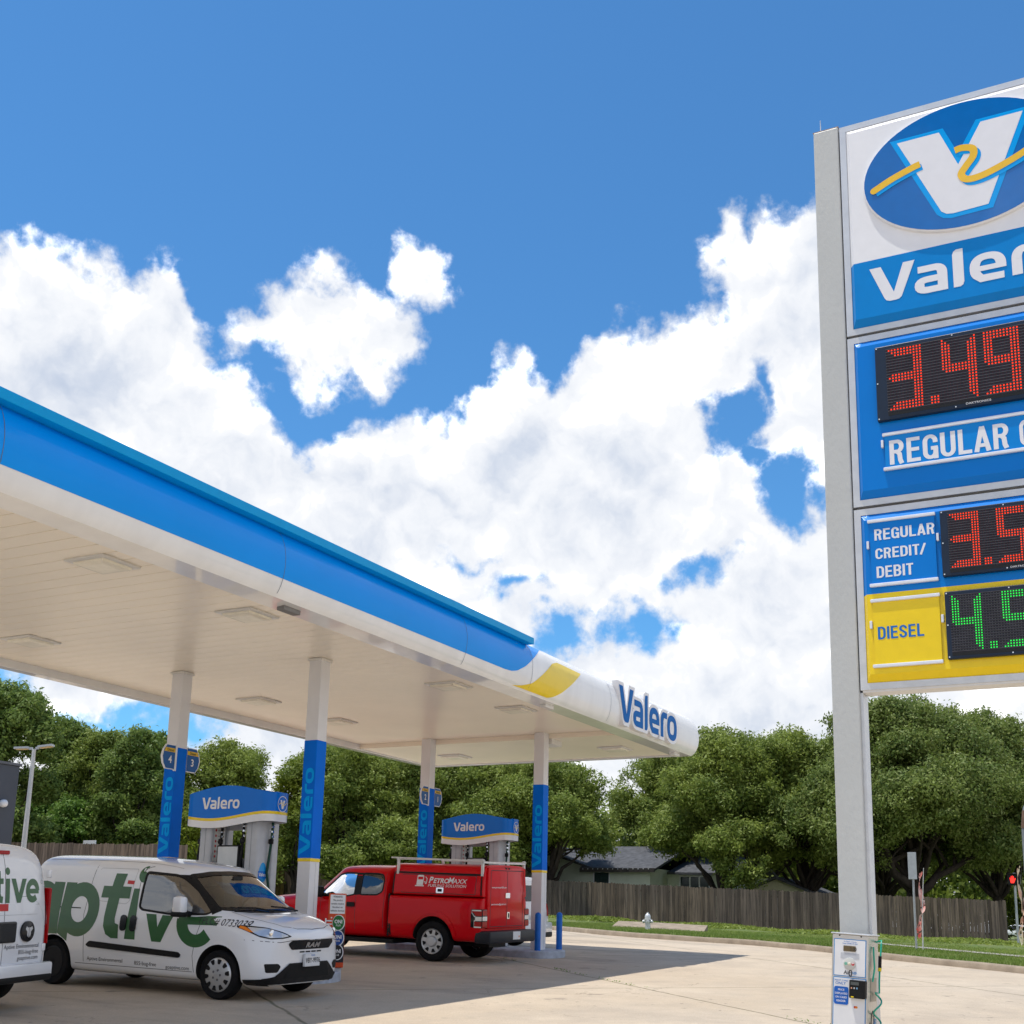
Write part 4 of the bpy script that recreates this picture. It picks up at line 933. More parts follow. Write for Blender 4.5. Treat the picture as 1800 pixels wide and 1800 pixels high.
def net_body(stations, levels=2):
    """closed body from stations of half-section points (underside centre ... roof centre)"""
    bm = bmesh.new(); n = len(stations[0]); G = []
    for st in stations:
        L = [bm.verts.new(p) for p in st]; Rr = [L[0]] + [bm.verts.new((p[0], -p[1], p[2])) for p in st[1:-1]] + [L[-1]]; G.append((L, Rr))
    for a, b in zip(G[:-1], G[1:]):
        for s in (0, 1):
            for i in range(n - 1):
                q = [a[s][i], a[s][i + 1], b[s][i + 1], b[s][i]]; bm.faces.new(q if s else q[::-1])
    for (L, Rr), fl_ in ((G[0], 0), (G[-1], 1)):
        for i in range(n - 1):
            q = [L[i], L[i + 1], Rr[i + 1], Rr[i]]; q = [v for k, v in enumerate(q) if v not in q[:k]]; bm.faces.new(q)
    bmesh.ops.recalc_face_normals(bm, faces=bm.faces[:])
    me = bpy.data.meshes.new('b'); bm.to_mesh(me); bm.free()
    o = bpy.data.objects.new('b', me); COL.objects.link(o); m = o.modifiers.new('s', 'SUBSURF'); m.levels = levels; m.render_levels = levels
    bpy.context.view_layer.update(); r = bpy.data.meshes.new_from_object(o.evaluated_get(bpy.context.evaluated_depsgraph_get()))
    bpy.data.objects.remove(o); return r
def lerp_st(a, b, t): return [tuple(p[i] + (q[i] - p[i]) * t for i in range(3)) for p, q in zip(a, b)]
def carve(me, m, cutters, name, parent):
    o = bpy.data.objects.new(name, me); COL.objects.link(o); me.materials.clear(); me.materials.append(m); kill = []
    for b in cutters:
        c = b.build('c', DARK); kill.append(c); q = o.modifiers.new('c', 'BOOLEAN'); q.operation = 'DIFFERENCE'; q.solver = 'EXACT'; q.object = c; q.material_mode = 'TRANSFER'
    bpy.context.view_layer.update(); r = bpy.data.meshes.new_from_object(o.evaluated_get(bpy.context.evaluated_depsgraph_get()))
    bpy.data.objects.remove(o)
    for c in kill: bpy.data.objects.remove(c)
    r.polygons.foreach_set('use_smooth', [True] * len(r.polygons)); r.set_sharp_from_angle(angle=R(38)); r.name = name
    o = bpy.data.objects.new(name, r); COL.objects.link(o); o.parent = parent; return o
class Skin:
    def __init__(s, me):
        bm = bmesh.new(); bm.from_mesh(me); s.t = BVHTree.FromBMesh(bm); bm.free()
    def ray(s, o, d, k):
        h, n, _, _ = s.t.ray_cast(Vector(o), Vector(d), 20)
        if h is None: return None
        if n.dot(Vector(d)) > 0: n = -n
        return h + n * k
    def left(s, u, v, d): return s.ray((u, 5, v), (0, -1, 0), d)
    def right(s, u, v, d): return s.ray((u, -5, v), (0, 1, 0), d)
    def front(s, u, v, d): return s.ray((9, u, v), (-1, 0, 0), d)      # u = +y
    def rear(s, u, v, d): return s.ray((-9, -u, v), (1, 0, 0), d)      # u to the right seen from behind
    def top(s, u, v, d): return s.ray((u, v, 6), (0, 0, -1), d)
def line(pts, w): return Flat().stroke(pts, w)
def fine(f, s=.06): return f.cut(s, 2)
def rrect(u0, u1, v0, v1, r=.03, n=4):
    o = []
    for cx, cy, a in ((u1 - r, v1 - r, 0), (u0 + r, v1 - r, 90), (u0 + r, v0 + r, 180), (u1 - r, v0 + r, 270)):
        o += [(cx + r * math.cos(R(a + 90 * k / n)), cy + r * math.sin(R(a + 90 * k / n))) for k in range(n + 1)]
    return o
def rounded(poly, r=.04, n=4):
    o = []; P = [Vector(p) for p in poly]; m = len(P)
    for i in range(m):
        a, b, c = P[i - 1], P[i], P[(i + 1) % m]; d1 = (a - b); d2 = (c - b); k = min(r, d1.length * .45, d2.length * .45); p, q = b + d1.normalized() * k, b + d2.normalized() * k
        for j in range(n + 1): t = j / n; v = (1 - t) ** 2 * p + 2 * t * (1 - t) * b + t * t * q; o.append((v.x, v.y))
    return o
def ydisc(x, y, z, s): return Matrix.Translation((x, y, z)) @ Matrix.Rotation(R(-90 * s), 4, 'X')
def wheel(root, x, y, s, rad, wid, style):
    """tyre with its outer face at y, s=+1 left side"""
    M = ydisc(x, y, rad, s); rr = rad * .70 if style != 'truck' else rad * .63
    b = MB(); b.lathe([(rr * .96, -wid), (rad * .9, -wid), (rad * .985, -wid + .03), (rad, -wid + .06), (rad, -.05), (rad * .985, -.022), (rad * .93, -.002), (rr * 1.1, -.004), (rr, -.015), (rr * .97, -.05)], 40, M, caps=False)
    for q in (.3, .5, .7): b.lathe([(rad * 1.0015, -wid * q - .006), (rad * 1.002, -wid * q), (rad * 1.0015, -wid * q + .006)], 40, M, caps=False)
    t = b.build('wheel', RUBBER, root, smooth=True, angle=50)
    if style == 'cap':
        r = MB(); r.lathe([(rr, -.02), (rr * .95, -.006), (rr * .82, .006), (rr * .35, .012), (rr * .2, .02), (.001, .021)], 40, M); r.build('rim', SILVER, t, smooth=True)
        for k in range(10):
            a = k * math.pi / 5 + .15; Mk = M @ Matrix.Rotation(a, 4, 'Z'); MB().prism(rounded([(rr * .62, -.018), (rr * .90, -.034), (rr * .90, .034), (rr * .62, .018)], .014, 3), -.002, .0115, lambda u, v, d: Mk @ Vector((u, v, d))).build('rim_slot', BLACK, t)
        for k in range(5):
            a = k * 1.2566; MB().lathe([(.016, .012), (.016, .021), (.001, .0215)], 10, M @ Matrix.Translation((rr * .28 * math.cos(a), rr * .28 * math.sin(a), 0))).build('wheel_nut', mat('nut_grey', (.12, .12, .13), .4) if k == 0 else bpy.data.materials['nut_grey'], t)
    elif style == 'steel':
        r = MB(); r.lathe([(rr, -.02), (rr * .9, -.012), (rr * .85, -.05), (rr * .55, -.03), (rr * .35, -.035), (rr * .2, -.02), (.001, -.02)], 40, M); r.build('rim', BLACK, t, smooth=True)
        for k in range(12):
            a = k * math.pi / 6; MB().lathe([(.022, -.045), (.022, -.033)], 10, M @ Matrix.Translation((rr * .7 * math.cos(a), rr * .7 * math.sin(a), 0))).build('rim_hole', BLACKG, t)
    else:
        r = MB(); r.lathe([(rr, -.012), (rr * .97, .0), (rr * .9, -.012), (rr * .86, -.03), (rr * .60, -.018), (rr * .45, -.016), (rr * .42, .015), (rr * .36, .03), (.001, .032)], 40, M); r.build('rim', SILVER, t, smooth=True)
        for k in range(8):
            a = k * 2 * math.pi / 8 + .2; Mk = M @ Matrix.Rotation(a, 4, 'Z'); MB().prism(rounded([(rr * .58, -.018), (rr * .86, -.046), (rr * .86, .046), (rr * .58, .018)], .014, 3), -.06, -.004, lambda u, v, d: Mk @ Vector((u, v, d))).build('rim_hole', BLACK, t)
    return t
def arch_cut(x, z, r, y0):
    b = []
    for s in (1, -1):
        M = ydisc(x, s * y0, z, s); b.append(MB().lathe([(r, 0), (r, .8)], 40, M))
    return b
def xprism(poly, x0, x1): return MB().prism(poly, x0, x1, lambda u, v, d: (d, u, v))
def yprism(poly, y0, y1): return MB().prism(poly, y0, y1, lambda u, v, d: (u, d, v))

# ---- small panel van
def make_van(name, label):
    root = thing(name, label, 'van', group='white work vans with green lettering')
    row = [(0, .20), (.66, .20), (.86, .23), (.900, .33), (.915, .60), (.912, .90), (.885, 1.10), (.845, 1.38), (.79, 1.64), (.70, 1.79), (.50, 1.852), (0, 1.875)]
    full = lambda x: [(x, y, z + (.09 if x < -1.9 and i < 3 else 0)) for i, (y, z) in enumerate(row)]
    drop = lambda st, zs: st[:8] + [(p[0], p[1], z) for p, z in zip(st[8:], zs)]
    rx = [-2.22, -2.25, -2.27, -2.28, -2.285, -2.28, -2.27, -2.25, -2.22, -2.17, -2.12, -2.11]
    S0 = [(rx[i], y * (.90 if i < 9 else .86), z - (.0 if i < 8 else .03) + (.12 if i < 3 else 0)) for i, (y, z) in enumerate(row)]
    S1 = [(rx[i] + .05, y * .982, z - (.0 if i < 9 else .006) + (.12 if i < 3 else 0)) for i, (y, z) in enumerate(row)]
    S7 = drop([(x, y, z) for x, (y, z) in zip([.6] * 7 + [.60, .62, .68, .76, .79], row)], (1.605, 1.70, 1.745, 1.758))
    bc = [(1.38, .0, .2), (1.38, .66, .2), (1.38, .86, .23), (1.38, .90, .33), (1.38, .915, .6), (1.38, .912, .88), (1.36, .885, 1.05), (1.38, .845, 1.12), (1.44, .785, 1.15), (1.60, .67, 1.145), (1.70, .46, 1.14), (1.73, 0, 1.14)]
    h1 = [(1.95, .0, .2), (1.95, .66, .2), (1.95, .86, .23), (1.95, .90, .33), (1.95, .915, .55), (1.95, .905, .78), (1.95, .872, .92), (1.95, .82, 1.0), (1.96, .75, 1.045), (1.98, .64, 1.08), (2.0, .45, 1.10), (2.0, 0, 1.105)]
    h2 = [(2.12, .0, .2), (2.12, .64, .2), (2.12, .84, .22), (2.12, .875, .33), (2.12, .885, .5), (2.12, .87, .66), (2.13, .835, .81), (2.16, .775, .90), (2.20, .71, .955), (2.25, .61, .99), (2.29, .43, 1.015), (2.30, 0, 1.02)]
    h3 = [(2.25, .0, .2), (2.25, .6, .2), (2.24, .77, .22), (2.24, .81, .32), (2.25, .815, .46), (2.25, .80, .58), (2.26, .77, .70), (2.29, .72, .80), (2.33, .655, .865), (2.38, .565, .905), (2.42, .41, .925), (2.43, 0, .93)]
    h4 = [(2.34, .0, .22), (2.36, .5, .22), (2.36, .60, .25), (2.37, .64, .33), (2.385, .65, .42), (2.39, .645, .50), (2.40, .63, .59), (2.415, .60, .675), (2.43, .56, .735), (2.455, .485, .775), (2.475, .36, .795), (2.485, 0, .80)]
    me = net_body([S0, S1, full(-2.05), full(-1.6), full(-.8), drop(full(-.1), (1.637, 1.782, 1.842, 1.866)), drop(full(.35), (1.622, 1.748, 1.803, 1.822)), S7, lerp_st(S7, bc, .08), lerp_st(S7, bc, .5), lerp_st(S7, bc, .94), bc, lerp_st(bc, h1, .5), h1, h2, h3, h4], 2)
    sk = Skin(me)
    side = rounded([(.05, 1.645), (.04, 1.165), (.10, 1.125), (.62, 1.085), (1.26, 1.105), (1.34, 1.14), (.99, 1.43), (.74, 1.58), (.60, 1.615)], .05)
    wind = rounded([(-.775, 1.185), (-.4, 1.16), (0, 1.155), (.4, 1.16), (.775, 1.185), (.69, 1.61), (.4, 1.65), (0, 1.66), (-.4, 1.65), (-.69, 1.61)], .04)
    body = carve(me, VWHITE, arch_cut(1.555, .335, .385, .55) + arch_cut(-1.555, .335, .375, .55) + [xprism([(u * .985, v) for u, v in wind], .15, 2.6), yprism(side, -2, 2)], 'body', root)
    fine(Flat().poly(wind), .08).lay('windscreen', GLASS_W, sk.front, root, eps=-.006, smooth=True)
    fine(Flat().stroke(wind, .05, closed=True)).lay('windscreen_trim', BLACKG, sk.front, root, eps=.002)
    for fn in (sk.right, sk.left):
        g = fine(Flat().poly(side), .08).lay('side_window', GLASS_S, fn, root, eps=-.006, smooth=True)
        fine(Flat().stroke(side, .03, closed=True)).lay('window_seal', BLACK, fn, g, eps=.002)
        fine(Flat().poly([(.64, 1.62), (.80, 1.62), (1.10, 1.40), (1.45, 1.155), (1.36, 1.10), (1.24, 1.22), (.98, 1.44)]), .05).lay('pillar_trim', BLACK, fn, root, eps=.0035)
        d = fine(line(rounded([(.03, .30), (-.02, 1.0), (-.02, 1.66), (.08, 1.72), (.55, 1.72)], .1) [5:-5] or [(0, 0), (1, 1)], .008)).lay('door_gap', SEAMK, fn, root, eps=.001)
        fine(line([(1.13, .33), (1.10, .55), (1.14, .80), (1.22, 1.05)], .008)).lay('door_gap', SEAMK, fn, root, eps=.001)
        fine(line([(-.93, .36), (-.95, .7), (-1.0, 1.02), (-.98, 1.2), (-.94, 1.72)], .008)).lay('door_gap', SEAMK, fn, root, eps=.001)
        fine(line(rounded([(-.86, 1.68), (-.13, 1.68), (-.16, 1.24), (-.22, 1.19), (-.80, 1.22)], .03), .008)).lay('panel_pressing', mat('pressing_grey', (.45, .46, .47), .5) if 'pressing_grey' not in bpy.data.materials else bpy.data.materials['pressing_grey'], fn, root, eps=.001)
        fine(Flat().poly([(-2.15, 1.115), (-1.08, 1.11), (-1.08, 1.095), (-2.15, 1.095)])).lay('slide_rail', BLACK, fn, root, eps=.002)
        fine(Flat().poly(rounded([(-.89, .60), (-.82, .655), (.85, .585), (.90, .55), (.87, .51), (-.84, .57)], .02))).lay('side_moulding', BLACK, fn, root, eps=.016, thick=.018)
        for hx in (-.205, -.02):
            fine(Flat().poly(rrect(hx - .055, hx + .055, .82, 1.04, .05))).lay('door_handle', BLACKG, fn, root, eps=.02, thick=.022)
        fine(line([(-1.1, .335), (1.1, .335)], .007)).lay('sill_gap', SEAMK, fn, root, eps=.001)
    # fuel-side lettering, right flank: wide geometric lower-case letters
    rt = sk.right; L = Flat(); w = .215
    L.stroke(arc(-1.90, 1.085, .29, .285, 20, 340, 24), w, .20, 0).stroke([(-1.60, .72), (-1.60, 1.46)], w, w, 1)
    L.stroke(arc(-1.10, 1.085, .275, .285, 0, 360, 30)[:-1], w, .20, 0, closed=True).poly([(-1.49, .735), (-1.285, .625), (-1.25, 1.46), (-1.46, 1.46)], 1)
    L.poly([(-.525, 1.61), (-.31, 1.61), (-.34, 1.43), (-.17, 1.43), (-.17, 1.265), (-.36, 1.265), (-.385, .98), (-.37, .92), (-.30, .90), (-.285, .71), (-.42, .71), (-.53, .76), (-.59, .87), (-.595, 1.0), (-.575, 1.265), (-.72, 1.265), (-.71, 1.43), (-.545, 1.43)], 2)
    L.poly([(-.165, .71), (.035, .71), (-.01, 1.41), (-.12, 1.41)], 1)
    L.poly([(u, v) for u, v in arc(.03, 1.61, .115, .115, 85, 275, 16)], 1)
    L.poly([(.195, 1.075), (.35, .70), (.52, .70), (.70, 1.062), (.50, 1.065), (.435, .90), (.385, 1.07)], 1)
    L.stroke(arc(1.13, 1.0, .26, .255, 173, 322, 16), .2, .17, 0).poly([(.80, 1.055), (.80, .955), (1.48, .965), (1.52, 1.085), (1.30, 1.085), (1.10, 1.065)], 1)
    fine(L, .09).lay('lettering', TEXT_G, rt, root, eps=.002, step=.0007)
    for t, u, v in (('Aptive Environmental', -.86, .385), ('855-bug-free', .05, .372), ('goaptive.com', .63, .352)):
        fine(text(t, .055, .0, 1.05).xf(ox=u, oy=v), .05).lay('contact_lettering', TEXT_K, rt, root, eps=.003)
    fine(text('TPLC# 0733039', .095, .0, 1.0).xf(shear=.22).fit(1.12, 1.95, .955, 1.055).xf(rot=R(-2), oy=.055), .04).lay('licence_lettering', TEXT_K, rt, root, eps=.0045)
    fine(Flat().poly([(-.27, 1.47), (-.14, 1.465), (-.14, 1.515), (-.27, 1.52)])).lay('red_sticker', TEXT_R, rt, root, eps=.003)
    # nose
    fr = sk.front
    for s in (1, -1):
        hl = rounded([(s * .868, .955), (s * .845, .99), (s * .70, .965), (s * .56, .905), (s * .46, .85), (s * .58, .825), (s * .72, .815), (s * .80, .84), (s * .845, .895)], .02)
        h = fine(Flat().poly(hl), .04).lay('headlight', BLACKG, fr, root, eps=.003)
        fine(Flat().poly([(s * .825, .965), (s * .70, .95), (s * .55, .882), (s * .51, .856), (s * .60, .838), (s * .72, .832), (s * .80, .862), (s * .825, .90)]), .03).lay('headlight_lens', LAMP_W, fr, h, eps=.006)
        MB().lathe([(.05, 0), (.045, .012), (.02, .02), (.001, .021)], 16, Matrix.Translation(fr(s * .69, .895, .0)) @ Matrix.Rotation(R(90), 4, 'Y')).build('headlight_bowl', CHROME, h, smooth=True)
        fine(Flat().poly([(s * .862, .95), (s * .845, .98), (s * .832, .965), (s * .822, .90), (s * .842, .90)]), .03).lay('indicator', LAMP_A, fr, h, eps=.007)
        fine(Flat().poly(rounded([(s * .80, .50), (s * .62, .50), (s * .57, .46), (s * .62, .385), (s * .78, .385)], .02)), .04).lay('fog_recess', BLACK, fr, root, eps=.003)
        fine(line([(s * .885, .80), (s * .80, .79), (s * .62, .775), (s * .45, .80), (0, .805)], .008), .05).lay('bumper_gap', SEAMK, fr, root, eps=.001)
    gr = fine(Flat().poly(rounded([(-.50, .755), (-.42, .675), (.42, .675), (.50, .755), (.45, .80), (-.45, .80)], .025)), .05).lay('grille', BLACKG, fr, root, eps=.004)
    text('RAM', .066, .06, 1.5, 'C', 1.15).xf(oy=.707).cut(.05, 0).lay('grille_lettering', CHROME, fr, gr, eps=.010)
    for k in range(4): fine(Flat().poly([(-.245 + k * .125, .632), (-.14 + k * .125, .632), (-.14 + k * .125, .652), (-.245 + k * .125, .652)]), .05).lay('air_slot', BLACK, fr, root, eps=.003)
    fine(Flat().poly([(-.80, .235), (-.80, .31), (-.66, .335), (-.42, .50), (.42, .50), (.66, .335), (.80, .31), (.80, .235)]), .05).lay('lower_bumper', BLACK, fr, root, eps=.012)
    fine(Flat().poly([(-.40, .475), (-.50, .30), (.50, .30), (.40, .475)]), .05).lay('bumper_mesh', mat('mesh_black', (.008, .008, .008), .8), fr, root, eps=.016)
    for fn in (sk.left, sk.right): fine(Flat().poly([(1.955, .22), (2.24, .215), (2.245, .305), (1.965, .29)]), .05).lay('bumper_side_lip', BLACK, fn, root, eps=.012)
    pm = lambda u, v, d: (2.445 + d, u, v)
    pl_ = MB().bbox(2.40, 2.443, -.165, .165, .445, .615, .006).build('number_plate', PLATE, root)
    text('VBY-9976', .07, .012, .82, 'C').xf(oy=.495).lay('plate_number', TEXT_K, pm, pl_, eps=.001)
    text('TEXAS', .022, .01, 1., 'C').xf(oy=.583).lay('plate_state', TEXT_B, pm, pl_, eps=.001)
    hood = fine(line([(1.56, -.70), (1.9, -.70), (2.1, -.62), (2.3, -.50), (2.38, -.30), (2.40, 0), (2.38, .30), (2.3, .50), (2.1, .62), (1.9, .70), (1.56, .70)], .008), .08).lay('bonnet_gap', SEAMK, sk.top, root, eps=.001)
    fine(Flat().poly([(1.48, -.66), (1.60, -.5), (1.70, 0), (1.60, .5), (1.48, .66), (1.60, .68), (1.72, .5), (1.79, 0), (1.72, -.5), (1.60, -.68)]), .08).lay('cowl', BLACK, sk.top, root, eps=.003)
    for (a, c) in (((1.76, -.05, 1.155), (1.60, -.62, 1.205)), ((1.74, .52, 1.155), (1.66, .02, 1.215))): MB().tube([a, ((a[0] + c[0]) / 2 - .02, (a[1] + c[1]) / 2, 1.20), c], .012, 6).build('wiper', BLACK, root)
    # mirrors
    for s in (1, -1):
        mr_ = MB().bbox(.87, 1.04, *sorted((s * .98, s * 1.14)), 1.09, 1.34, .05).build('mirror', VWHITE, root, smooth=True)
        MB().bbox(.86, 1.045, *sorted((s * .97, s * 1.15)), 1.06, 1.135, .03).build('mirror_base', BLACK, mr_, smooth=True)
        MB().tube([(.98, s * .86, 1.09), (.97, s * 1.0, 1.12)], .04, 8).build('mirror_arm', BLACK, mr_, smooth=True)
    # cabin
    for s in (1, -1):
        MB().bbox(.18, .32, s * .37 - .24, s * .37 + .24, .9, 1.44, .06).build('seat', SEAT, root, smooth=True)
        MB().bbox(.20, .29, s * .37 - .12, s * .37 + .12, 1.46, 1.62, .04).build('head_rest', SEAT, root, smooth=True)
    sw = [(.98 + .07 * math.cos(t), .38 + .18 * math.sin(t), 1.19 + .15 * math.cos(t)) for t in np.linspace(0, 6.283, 25)]
    MB().tube(sw, .016, 8).build('steering_wheel', BLACK, root, smooth=True)
    MB().bbox(1.1, 1.6, -.66, .66, 1.10, 1.20, .04).build('dashboard', DARK, root, smooth=True)
    MB().bbox(1.02, 1.05, -.11, .11, 1.55, 1.62, .02).build('rear_view_mirror', BLACK, root)
    MB().tube([(.55, -.32, 1.86), (.30, -.33, 2.22)], [.005, .003], 6).build('aerial', BLACK, root)
    fine(line([(-2.0, -.66), (.62, -.66)], .012), .1).lay('roof_gutter', mat('gutter_grey', (.3, .3, .31), .5) if 'gutter_grey' not in bpy.data.materials else bpy.data.materials['gutter_grey'], sk.top, root, eps=.001)
    # tail
    re = sk.rear
    fine(line([(.02, .40), (.02, 1.74)], .008)).lay('rear_door_gap', SEAMK, re, root, eps=.001)
    fine(line(rounded([(-.80, 1.70), (-.84, 1.0), (-.80, .48), (-.66, .40), (.66, .40), (.80, .48), (.84, 1.0), (.80, 1.70)], .06), .008)).lay('rear_door_gap', SEAMK, re, root, eps=.001)
    fine(line([(-.70, 1.05), (.64, 1.055)], .006)).lay('door_pressing', bpy.data.materials['pressing_grey'], re, root, eps=.001)
    for s in (1, -1):
        tl = fine(Flat().poly(rounded([(s * .80, 1.40), (s * .90, 1.42), (s * .95, 1.1), (s * .92, .72), (s * .80, .64), (s * .815, 1.0)], .04)), .05).lay('tail_light', LAMP_R, re, root, eps=.006)
        b = MB().bbox(-2.26, -2.05, *sorted((s * .855, s * .895)), .70, 1.36, .018).build('tail_light_side', LAMP_R, tl, smooth=True)
        fine(Flat().poly([(s * .825, 1.15), (s * .875, 1.15), (s * .89, .95), (s * .83, .93)]), .05).lay('reverse_lamp', LAMP_W, re, tl, eps=.009)
        for zz in (.62, 1.48): MB().bbox(-2.28, -2.24, *sorted((s * .76, s * .83)), zz, zz + .09, .012).build('hinge', VWHITE, root, smooth=True)
    MB().bbox(-2.31, -2.265, -.22, .56, .74, .98, .02).build('handle_bar', BLACKG, root)
    hb = MB().lathe([(.12, 0), (.12, .025), (.10, .035)], 28, Matrix.Translation((-2.275, -.44, .86)) @ Matrix.Rotation(R(-90), 4, 'Y')).build('badge', BLACKG, root, smooth=True)
    for s in (1, -1): Flat().poly([(0, -.07), (s * .03, -.05), (s * .035, .0), (s * .065, .03), (s * .05, .06), (s * .02, .045), (0, .05)]).lay('badge_emblem', CHROME, lambda u, v, d: (-2.31 - d, -(.44 + u), .86 + v), hb, eps=.003 + .001 * s)
    MB().bbox(-2.37, -2.10, -.88, .88, .33, .50, .03).build('rear_bumper', VWHITE, root, smooth=True)
    MB().bbox(-2.375, -2.12, -.86, .86, .29, .37, .02).build('bumper_lip', BLACK, root, smooth=True)
    MB().bbox(-2.19, -2.12, -.12, .10, 1.74, 1.785, .01).build('brake_light', LAMP_R, root)
    A = Flat(); w2 = .062
    def ring_(cx, r=.115): A.stroke(arc(cx, .115, r - w2 / 2, r - w2 / 2, 0, 360, 24)[:-1], w2, closed=True, layer=0)
    A.stroke(arc(.115, .115, .085, .085, 15, 345, 20), w2).stroke([(.215, 0), (.215, .23)], w2, layer=1)
    A.stroke([(.31, -.09), (.31, .23)], w2, layer=1); ring_(.395)
    A.stroke([(.575, .30), (.575, .08), (.60, .035), (.645, .03)], w2).stroke([(.53, .205), (.65, .205)], w2 * .85, layer=1)
    A.stroke([(.72, 0), (.72, .23)], w2).poly(arc(.72, .30, .036, .036, 0, 360, 14)[:-1])
    A.poly([(.775, .23), (.845, .23), (.90, .09), (.955, .23), (1.025, .23), (.93, 0), (.87, 0)])
    A.stroke(arc(1.13, .115, .085, .085, 0, 315, 20), w2).stroke([(1.06, .11), (1.235, .11)], w2 * .75, layer=1)
    fine(A.xf(1.14, 1.2, -.76, 1.19), .06).lay('lettering', TEXT_G, re, root, eps=.003, step=.0006)
    Flat().stroke(arc(.72, 1.43, .022, .022, 0, 360, 16)[:-1], .004, closed=True).lay('registered_mark', TEXT_G, re, root, eps=.003)
    fine(Flat().poly([(-.09, 1.10), (.08, 1.10), (.08, 1.18), (-.09, 1.18)])).lay('red_sticker', TEXT_R, re, root, eps=.003)
    for i, (t, hh) in enumerate((('Aptive Environmental', .05), ('855-bug-free', .05), ('goaptive.com', .05))): fine(text(t, hh, .0, 1.1, 'R').xf(ox=.70, oy=.672 - i * .068), .05).lay('contact_lettering', TEXT_K, re, root, eps=.003)
    for (x, s, st) in ((1.555, -1, 'cap'), (1.555, 1, 'cap'), (-1.555, -1, 'steel'), (-1.555, 1, 'steel')): wheel(root, x, s * .905, s, .325, .20, st)
    return root
van = make_van('panel_van', 'white panel van parked nose right under the canopy, large green letters along its side')
on_slope(van, 14.165, 12.96, R(-90))
van2 = copy_tree(van)
van2['label'] = 'white panel van cut off by the left edge, its rear doors facing the camera'
van2.scale = (1.03, 1.03, 1.03)
on_slope(van2, 9.86, 14.5, R(90 + 13), .03)

